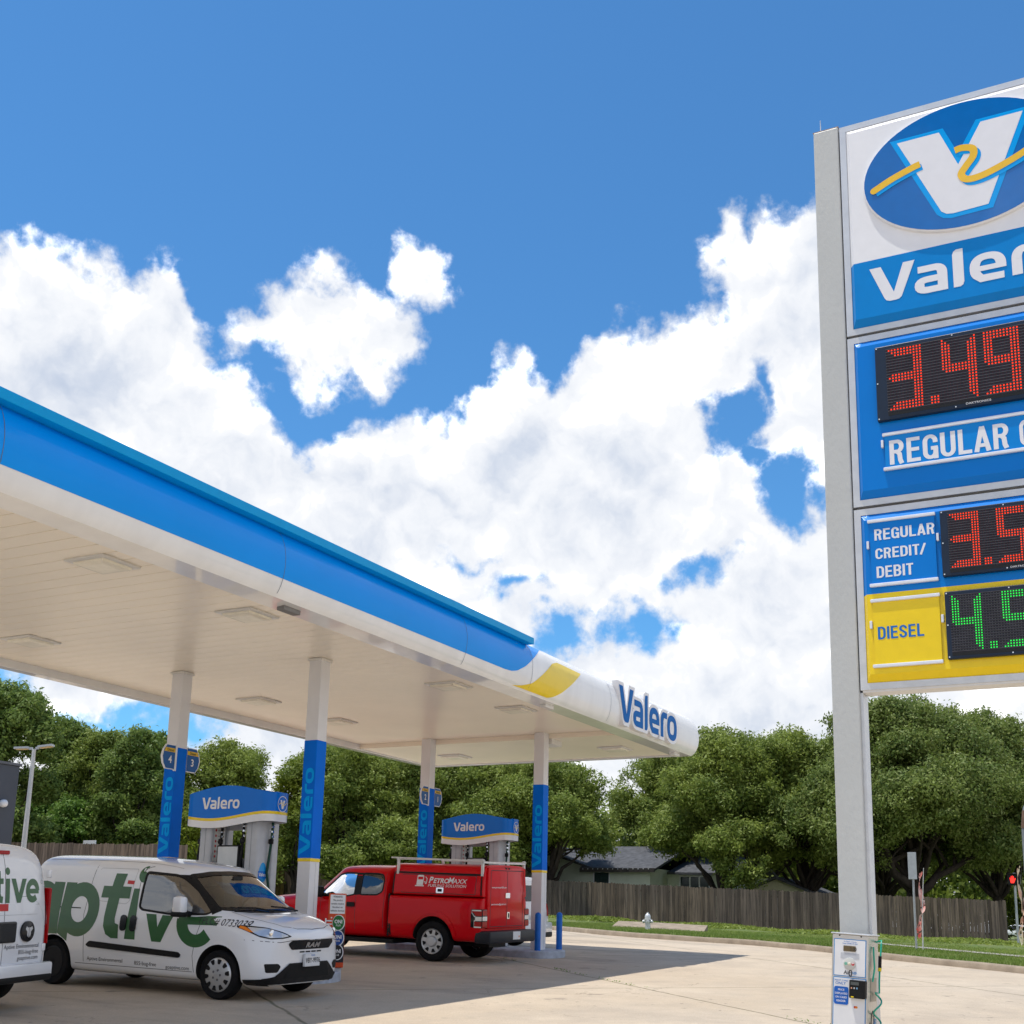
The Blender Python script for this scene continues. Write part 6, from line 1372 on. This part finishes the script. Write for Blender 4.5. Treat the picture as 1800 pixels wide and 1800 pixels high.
for a in (90, -90, 200):
    M = Matrix.Translation((0, 0, .30)) @ Matrix.Rotation(R(a), 4, 'Z') @ Matrix.Rotation(R(90), 4, 'Y'); MB().lathe([(.045, .07), (.045, .13), (.058, .135), (.058, .165), (.02, .17), (.02, .19)], 14, M).build('nozzle_cap', HS, hy, smooth=True, angle=35)
sg = thing('street_sign', 'back of a tall narrow street sign on a thin galvanised post', 'street sign', (36, 6.36, vz(36, 6.36)))
GALV = mat('galvanised', (.42, .45, .47), .5, metal=.5, var=.1)
zs = vz(36, 6.36); MB().tube([(0, 0, 0), (0, 0, 4.0 - zs)], .03, 10).build('post', GALV, sg, smooth=True)
MB().bbox(-.06, -.045, -.115, .115, 3.31 - zs, 4.05 - zs, .004).build('sign_plate', GALV, sg)
MB().box(-.045, -.03, -.02, .02, 3.4 - zs, 3.95 - zs).build('bracket', GALV, sg)
def banner(x, y, ztop, lean, z0, z1, wid, m, label, seed):
    r4 = random.Random(seed); g = vz(x, y); root = thing('feather_flag', label, 'flag', (x, y, g), 0, 'tattered feather flags along the verge')
    H = ztop - g; MB().tube([(0, 0, -.05), (0, lean * .3, H * .5), (0, lean, H)], [.02, .014, .008], 8).build('flag_pole', mat('flag_pole_white', (.6, .6, .58), .5) if seed == 1 else BLACK, root, smooth=True)
    b = MB(); n = 46; vs = []
    for i in range(n + 1):
        t = i / n; z = (z1 - g) + (z0 - z1) * t; w = wid * (.25 + .75 * math.sin(math.pi * min(1, t * .85 + .05))) * (1 + .35 * math.sin(t * 23)) ; tw_ = t * 7 + .6 * math.sin(t * 11)
        cy = lean * (z / H) + .05 * math.sin(t * 9) + wid * .35
        for k in range(4): u = (k / 3 - .5) * w; vs.append((.03 * math.sin(tw_ * 2 + k) + u * math.sin(tw_) * .5, cy + u * math.cos(tw_), z + .03 * math.sin(k * 2 + t * 30)))
    fs = [(i * 4 + k, i * 4 + k + 1, i * 4 + k + 5, i * 4 + k + 4) for i in range(n) for k in range(3) if r4.random() > .10]
    b.add(vs, fs); o = b.build('flag_cloth', m, root, smooth=True, fix=False); return root
FL1 = mat('faded_red_cloth', (.62, .055, .035), .8, vscale=5, col2=(.78, .66, .60), stretch=(1, 1, .7)); FL2 = mat('faded_pale_cloth', (.70, .68, .48), .8, vscale=5, col2=(.60, .20, .14), stretch=(1, 1, .7))
banner(35.95, 6.18, 3.62, -.12, 1.72, 3.5, .17, FL1, 'tattered red and white feather flag wrapped on its pole by the street sign', 1)
banner(33, 3.27, 3.62, -.02, 1.62, 3.5, .13, FL2, 'tattered pale yellow feather flag drooping at the right edge', 2)
tp = thing('signal_mast', 'thick grey signal mast with a curved arm at the right edge', 'traffic signal', (34, 3.17, gz(34, 3.3)))
gz_ = gz(34, 3.3); MB().tube([(0, 0, 0), (0, 0, 4.55 - gz_), (0, -.06, 5.0 - gz_), (0, -.25, 5.4 - gz_), (0, -.7, 5.8 - gz_), (0, -1.6, 6.2 - gz_), (0, -3.5, 6.5 - gz_)], [.13, .115, .115, .11, .10, .09, .07], 16).build('mast', mat('mast_grey', (.22, .24, .26), .55, metal=.3, var=.12), tp, smooth=True)
MB().tube([(0, 0, 4.5 - gz_), (0, -.05, 4.95 - gz_)], .125, 16).build('rusty_collar', mat('rust_brown', (.16, .10, .07), .8, var=.2), tp, smooth=True)
MB().lathe([(.22, 0), (.22, .06), (.16, .08)], 16).build('base', GALV, tp)
sp_ = thing('pedestrian_signal', 'pedestrian signal box with a lit red hand near the right edge', 'pedestrian signal', (55, 5.72, 1.5))
MB().tube([(.12, 0, 0), (.12, 0, 2.9)], .05, 10).build('post', GALV, sp_, smooth=True)
bx = MB().bbox(-.1, .12, -.24, .24, 2.40, 2.86, .02).build('signal_box', BLACK, sp_); MB().box(-.18, -.1, -.22, .22, 2.84, 2.87).build('visor', BLACK, bx)
HAND = mat('lit_red_hand', (.3, .01, .01), .5, emit=(1, .03, .02), estr=1.6)
hf = Flat().poly([(-.07, -.14), (.05, -.14), (.09, -.04), (.125, .05), (.10, .065), (.06, .0), (.055, .13), (.03, .13), (.022, .03), (.012, .16), (-.012, .16), (-.018, .03), (-.035, .14), (-.06, .135), (-.055, .02), (-.085, .085), (-.107, .075), (-.09, -.03)])
hf.lay('lit_hand', HAND, lambda u, v, d: (-.1 - d, .05 - u, 2.62 + v), bx, eps=.004)
nb = thing('notice_board', 'small blank white board standing above the left fence', 'sign', (44, 46.4, 2.4))
MB().bbox(-.02, .02, -.42, .42, 2.5, 2.98, .01).build('board', WHITE, nb); MB().tube([(.05, 0, 0), (.05, 0, 2.9)], .04, 8).build('post', GALV, nb)
suv2.location = (170, 18.1, 1.75); suv2.rotation_euler = (0, 0, R(70))

# ------------------------------------------------------------------ foliage
def leaf_mat(name, c1, c2, c3):
    m = bpy.data.materials.new(name); m.use_nodes = True; t = m.node_tree; n = t.nodes; l = t.links; p = n['Principled BSDF']; p.inputs['Roughness'].default_value = .55; p.inputs['Specular IOR Level'].default_value = .3
    g = n.new('ShaderNodeNewGeometry'); q = n.new('ShaderNodeTexNoise'); q.inputs['Scale'].default_value = 5; q.inputs['Detail'].default_value = 2; l.new(g.outputs['Position'], q.inputs['Vector'])
    q2 = n.new('ShaderNodeTexNoise'); q2.inputs['Scale'].default_value = .45; q2.inputs['Detail'].default_value = 3; l.new(g.outputs['Position'], q2.inputs['Vector'])
    def mix(f, a, b):
        w = n.new('ShaderNodeMix'); w.data_type = 'RGBA'; l.new(f, w.inputs[0])
        for i, s in ((6, a), (7, b)):
            if isinstance(s, tuple): w.inputs[i].default_value = s + (1,)
            else: l.new(s, w.inputs[i])
        return w.outputs[2]
    def mr(v, a, b):
        w = n.new('ShaderNodeMapRange'); l.new(v, w.inputs[0]); w.inputs[1].default_value = a; w.inputs[2].default_value = b; return w.outputs[0]
    rp = n.new('ShaderNodeNewGeometry')
    c = mix(mr(q2.outputs[0], .38, .62), c1, c2); c = mix(mr(rp.outputs['Random Per Island'], .55, 1.), c, c3)
    l.new(c, p.inputs['Base Color'])
    tr = n.new('ShaderNodeBsdfTranslucent'); l.new(c, tr.inputs['Color']); ms = n.new('ShaderNodeMixShader'); ms.inputs[0].default_value = .4
    l.new(p.outputs[0], ms.inputs[1]); l.new(tr.outputs[0], ms.inputs[2]); l.new(ms.outputs[0], n['Material Output'].inputs[0]); return m
LEAF = {'O': leaf_mat('oak_leaves', (.135, .195, .032), (.24, .305, .055), (.34, .40, .10)),
        'R': leaf_mat('live_oak_leaves', (.115, .175, .036), (.205, .27, .06), (.30, .35, .11)),
        'L': leaf_mat('elm_leaves', (.125, .20, .04), (.18, .255, .055), (.26, .34, .09)),
        'B': leaf_mat('bush_leaves', (.11, .22, .035), (.15, .26, .045), (.22, .34, .07)),
        'Y': leaf_mat('yellow_green_leaves', (.16, .23, .022), (.24, .29, .03), (.33, .37, .05))}
BARK = mat('bark', (.045, .036, .03), .95, var=.4, vscale=6, bump=1., bscale=12, stretch=(1, 1, .25))
def leaves_mesh(name, C, nrm, size, rs, m, up=.12):
    """one small folded quad per leaf spray"""
    n = len(C); N_ = nrm + rs.normal(0, .55, (n, 3)); N_[:, 2] += up; N_ /= np.linalg.norm(N_, axis=1)[:, None]
    A = np.cross(N_, rs.normal(0, 1, (n, 3))); A /= np.linalg.norm(A, axis=1)[:, None]; B = np.cross(N_, A)
    s = size * rs.uniform(.6, 1.35, (n, 1)); l_ = s * rs.uniform(.9, 1.5, (n, 1))
    V = np.stack([C - A * l_, C - B * s * .55 + N_ * s * .15, C + A * l_, C + B * s * .55 + N_ * s * .15], 1).reshape(-1, 3)
    me = bpy.data.meshes.new(name); me.vertices.add(4 * n); me.vertices.foreach_set('co', V.astype(np.float32).ravel())
    me.loops.add(4 * n); me.loops.foreach_set('vertex_index', np.arange(4 * n, dtype=np.int32)); me.polygons.add(n); me.polygons.foreach_set('loop_start', np.arange(0, 4 * n, 4, dtype=np.int32)); me.polygons.foreach_set('loop_total', np.full(n, 4, np.int32))
    me.materials.append(m); me.update(); return me
def tree(x, y, zt, zb, rad, kind, label, seed, gnd, leaf=None, dens=1., group='trees behind the fence', name='oak_tree', cat='tree'):
    rs = np.random.RandomState(seed); root = thing(name, label, cat, (x, y, gnd), rs.uniform(0, 6.28) * 0, group)
    H = zt - gnd; hb = zb - gnd; cz = (H + hb) / 2; rz = (H - hb) / 2
    # lobes carry flattened leafy clumps; the space between them stays open
    nl = int(5 + rad * 1.1); lobes = []
    for i in range(nl):
        a_ = 2.4 * i + rs.uniform(-.5, .5); q = math.sqrt((i + .5) / nl); lr = rad * rs.uniform(.34, .50) * (1.12 - .25 * q)
        h_ = 1 - (i + .5) / nl; lz = hb + (H - hb) * (.22 + .62 * h_ + rs.uniform(-.08, .08)); lz = min(lz, H - lr * .72)
        lobes.append((np.array([math.cos(a_) * q * rad * .72, math.sin(a_) * q * rad * .72, lz]), lr))
    lobes.append((np.array([rs.normal(0, .1) * rad, rs.normal(0, .1) * rad, H - rad * .34]), rad * .46))
    for i in range(int(nl * .7)):
        a_ = rs.uniform(0, 6.28); lobes.append((np.array([math.cos(a_) * rad * .8, math.sin(a_) * rad * .8, hb + (H - hb) * rs.uniform(.08, .40)]), rad * rs.uniform(.24, .36)))
    P = []; Nn = []; cc = []; rc = []
    for c, lr in lobes:
        K = int(17 * dens * max(.6, lr) ** 1.25) + 8; st3 = np.array([rs.uniform(.85, 1.35), rs.uniform(.85, 1.35), rs.uniform(.62, .95)])
        for k in range(K):
            v = rs.normal(0, 1, 3); v[2] = v[2] * .8 + .22; v /= np.linalg.norm(v); q = lr * rs.uniform(.20, .42)
            if rs.rand() < .14: continue
            far_ = rs.rand() < .22; cc.append(c + v * lr * (rs.uniform(1.0, 1.38) if far_ else rs.uniform(.5, 1.0)) * st3); rc.append(q * (.55 if far_ else 1.))
    cc = np.array(cc); rc = np.array(rc); K = len(cc)
    for c, q in zip(cc, rc):
        n = int(250 * dens * (q / .42) ** 1.8) + 30
        v = rs.normal(0, 1, (n, 3)); v[:, 2] = v[:, 2] * .9 + .22; v /= np.linalg.norm(v, axis=1)[:, None]
        P.append(c + v * q * rs.uniform(.45, 1.35, (n, 1)) * np.array([1.2, 1.2, .85]) + rs.normal(0, .13, (n, 3))); Nn.append(v * .9 + np.array([0, 0, .12]))
    m_ = int(K * 2.6); pick = rs.randint(0, K, m_); v = rs.normal(0, 1, (m_, 3)); v[:, 2] = v[:, 2] * .5 + .4; v /= np.linalg.norm(v, axis=1)[:, None]
    for j in range(m_):
        L_ = rc[pick[j]] * rs.uniform(1.2, 2.3); tt_ = np.linspace(.5, 1, 9)[:, None]; P.append(cc[pick[j]] + v[j] * L_ * tt_ + rs.normal(0, .06, (9, 3))); Nn.append(np.repeat(v[j:j + 1], 9, 0))
    P = np.concatenate(P); Nn = np.concatenate(Nn)
    me = leaves_mesh('crown', P, Nn, leaf or .115, rs, LEAF[kind]); o = bpy.data.objects.new('crown', me); COL.objects.link(o); o.parent = root
    t = MB(); tr = max(.11, rad * .085); fork = max(hb * .62, H * .18)
    def wig(a, b, k=5, w=.12):
        a, b = Vector(a), Vector(b); o_ = []
        for i in range(k + 1): o_.append(a.lerp(b, i / k) + Vector(rs.normal(0, w, 3).tolist()) * (0 if i in (0,) else (b - a).length * .12))
        return o_
    base = wig((0, 0, -.2), (rs.normal(0, .15), rs.normal(0, .15), fork), 5, .25); t.tube(base, [tr * 1.35, tr * 1.1, tr, tr * .95, tr * .92, tr * .9], 10)
    big = np.array([q[0] for q in lobes])
    for c in big:
        st_ = base[-1].lerp(base[-2], rs.uniform(0, .7)); r0 = tr * rs.uniform(.35, .62); pth = wig(st_, c, 6, .16); t.tube(pth, [r0 * (1 - .82 * i / 6) for i in range(7)], 7)
        for c2 in cc[rs.randint(0, K, 2)]:
            if (Vector(c2) - pth[3]).length < rad * 1.1: t.tube(wig(pth[3], c2, 4, .12), [r0 * .5 * (1 - .75 * i / 4) for i in range(5)], 5)
    t.build('trunk', BARK, root, smooth=True, fix=False, angle=60); return root
TREES = [(40.9, 50.2, 12.9, 4.4, 3.3, 'L', 'tall loose pale green tree at the left edge above the store'),
 (48.4, 53.6, 12.2, 5.2, 2.5, 'L', 'pale green tree just right of the lamp post heads'), (48.0, 50.4, 11.4, 5.2, 2.1, 'O', 'dark green tree second right of the lamp post'),
 (47.4, 47.2, 11.1, 5.0, 2.0, 'L', 'pale green tree beside the pump 4 sign'), (52.7, 50.1, 11.7, 5.4, 2.0, 'O', 'dark tree behind the pump 4 column'),
 (51.2, 44.3, 11.1, 4.2, 3.0, 'O', 'rounded tree rising above the left dispenser valance'), (53.2, 40.9, 10.4, 4.8, 1.9, 'Y', 'yellowish tree just left of the second column'),
 (54.6, 38.6, 11.0, 4.2, 3.5, 'O', 'full green oak just right of the second column'), (57.6, 35.6, 10.9, 4.2, 3.6, 'O', 'green oak left of the pump 2 sign column'),
 (59.5, 32.2, 10.8, 4.6, 3.9, 'O', 'broad green oak behind the right dispenser valance'), (58.6, 28.9, 10.6, 5.5, 3.3, 'O', 'green oak with a thick trunk just right of the last column'),
 (69.5, 25.0, 12.7, 6.0, 4.3, 'O', 'green oak rising over the pale house roof'), (60.6, 20.0, 11.7, 3.7, 3.5, 'O', 'oak with dark forked trunks between the canopy tip and price sign'),
 (63.7, 16.6, 11.9, 4.6, 3.4, 'O', 'green oak partly hidden by the price sign pole'), (61.9, 11.2, 13.0, 5.2, 4.8, 'R', 'largest live oak with heavy dark limbs right of the price sign pole'),
 (66.1, 7.6, 12.4, 5.0, 3.3, 'R', 'live oak reaching the right edge of the view'), (87.3, 6.0, 12.0, 4.2, 3.6, 'O', 'distant tree beyond the right end of the fence'),
 (73.5, 21.8, 13.2, 5.0, 4.0, 'O', 'background oak filling the gap between the canopy tip and the forked oak'), (75.0, 15.0, 13.4, 5.0, 4.2, 'O', 'background oak just behind the price sign pole'), (61.5, 44.6, 12.6, 5.0, 3.6, 'O', 'background oak between the left valance and the second column'), (66.0, 36.5, 12.4, 5.0, 4.0, 'O', 'background oak behind the pump 2 sign column')]
for i, (x, y, zt, zb, rad, k, lab) in enumerate(TREES):
    tree(x, y, zt, zb, rad, k, lab, 11 + i, 2.1 if y > 30 else 1.9, dens=1.25 if k == 'R' else 1.1, leaf=.074 if k != 'L' else .085, name={'L': 'elm_tree', 'Y': 'young_tree'}.get(k, 'oak_tree'))
BUSH = [(46.9, 53.6, 7.4, 2.6, 2.2, 'B', 'bright green shrub behind the left fence near the lamp post'), (46.0, 49.9, 7.6, 2.4, 1.9, 'B', 'bright bushy shrub above the left fence below the tall trees'), (47.5, 46.6, 7.2, 2.4, 2.0, 'O', 'dark shrub above the left fence near the pump 4 column'),
 (46.0, 42.4, 6.7, 2.4, 1.3, 'Y', 'yellow green shrub showing between the pump 4 column and dispenser'), (56.5, 46.5, 8.2, 2.3, 2.6, 'O', 'dark shrub behind the new fence planks'), (60.1, 57.0, 9.6, 2.6, 3.4, 'B', 'tall shrub mass far behind the vans')]
for i, (x, y, zt, zb, rad, k, lab) in enumerate(BUSH): tree(x, y, zt, zb, rad, k, lab, 61 + i, 2.2, dens=1.0, leaf=.085, group='shrubs behind the fence', name='shrub', cat='shrub')
# the far wood that closes the view between the trunks
rs = np.random.RandomState(5); P = []; Nn = []
for (x, y, zt, rad) in [(70, 44, 10, 4), (76, 40, 10.5, 4.5), (80, 34, 10.8, 5), (84, 29, 10, 4.5), (84, 24, 10, 4.5), (86, 19, 10.6, 4.5), (95, 15, 10.6, 4.8), (72, 50, 9.8, 4), (66, 62, 10, 4.5), (58, 66, 10, 4.5), (100, 9, 9, 4.5), (64, 54, 9.8, 4)]:
    n = 9000; v = rs.normal(0, 1, (n, 3)); v /= np.linalg.norm(v, axis=1)[:, None]; lum = 1 + .28 * np.sin(v[:, :1] * 7 + v[:, 1:2] * 5) * np.cos(v[:, 2:] * 6)
    c = v * lum * rs.uniform(.6, 1, (n, 1)) * np.array([rad, rad, (zt - 2.) / 2]); c += np.array([x, y, (zt + 2.) / 2]); P.append(c); Nn.append(v)
me = leaves_mesh('wood', np.concatenate(P), np.concatenate(Nn), .21, rs, LEAF['O']); o = bpy.data.objects.new('far_wood', me); COL.objects.link(o); tag(o, 'far wood of mixed green trees closing the view behind the houses', 'wood', kind='stuff')
# ground cover along the fence foot and grass on the verge
rs = np.random.RandomState(8); n = 26000; yy = rs.uniform(5, 30, n); tt = rs.beta(5, 1.2, n); cl = np.sin(yy * 1.9) + np.sin(yy * .7 + 2) + rs.normal(0, .5, n); keep = cl > -.9; yy, tt = yy[keep], tt[keep]
xx = np.array([kx(a) + (56.1 - kx(a)) * (.62 + .38 * b) for a, b in zip(yy, tt)]); hh = .32 * rs.uniform(0, 1, len(xx)) ** 1.4 * np.clip(.12 + .40 * np.maximum(0, np.sin(yy * 1.1) * .5 + .5) * tt, .08, .6)
C = np.stack([xx, yy, [vz(a, b) + .02 for a, b in zip(xx, yy)] + hh], 1)
me = leaves_mesh('ground_cover', C, np.tile([0, 0, 1.], (len(C), 1)), .075, rs, LEAF['O']); o = bpy.data.objects.new('ground_cover', me); COL.objects.link(o); tag(o, 'leafy weeds growing along the foot of the fence', 'ground cover', kind='stuff')
n = 110000; yy = rs.uniform(1, 22, n); t_ = rs.beta(1, 2.2, n) * .9 + .005; xx = np.array([kx(a) + .2 + (56.1 - kx(a)) * b for a, b in zip(yy, t_)])
zz = np.array([vz(a, b) for a, b in zip(xx, yy)]); hh = rs.uniform(.04, .11, n) * np.clip(1.3 - 1.4 * t_, .3, 1); an = rs.uniform(0, 6.28, n); w = .012
b0 = np.stack([xx - w * np.cos(an), yy - w * np.sin(an), zz], 1); b1 = np.stack([xx + w * np.cos(an), yy + w * np.sin(an), zz], 1); tp_ = np.stack([xx + rs.normal(0, .04, n), yy + rs.normal(0, .04, n), zz + hh], 1)
V = np.stack([b0, b1, tp_], 1).reshape(-1, 3); me = bpy.data.meshes.new('grass'); me.vertices.add(3 * n); me.vertices.foreach_set('co', V.astype(np.float32).ravel()); me.loops.add(3 * n); me.loops.foreach_set('vertex_index', np.arange(3 * n, dtype=np.int32)); me.polygons.add(n); me.polygons.foreach_set('loop_start', np.arange(0, 3 * n, 3, dtype=np.int32)); me.polygons.foreach_set('loop_total', np.full(n, 3, np.int32))
me.materials.append(leaf_mat('grass_blades', (.14, .235, .03), (.23, .29, .06), (.30, .35, .11))); me.update(); o = bpy.data.objects.new('grass', me); COL.objects.link(o); tag(o, 'short bright green grass on the kerbside verge', 'grass', kind='stuff')
# weeds in the slab joint
rs = np.random.RandomState(3); n = 420; s_ = rs.uniform(-9, 14, n); s_ = s_[(np.sin(s_ * 2.3) + np.sin(s_ * .9)) > .1]; xx = 19.2 + s_ * .66 + rs.normal(0, .015, len(s_)); yy = 7.6 + s_ * .75 + rs.normal(0, .015, len(s_))
C = np.stack([xx, yy, [gz(a, b) + .012 for a, b in zip(xx, yy)] + rs.uniform(0, .03, len(xx))], 1); me = leaves_mesh('weeds', C, np.tile([0, 0, 1.], (len(C), 1)), .018, rs, LEAF['B']); o = bpy.data.objects.new('joint_weeds', me); COL.objects.link(o); tag(o, 'tiny weeds sprouting in the concrete slab joint', 'weeds', kind='stuff')
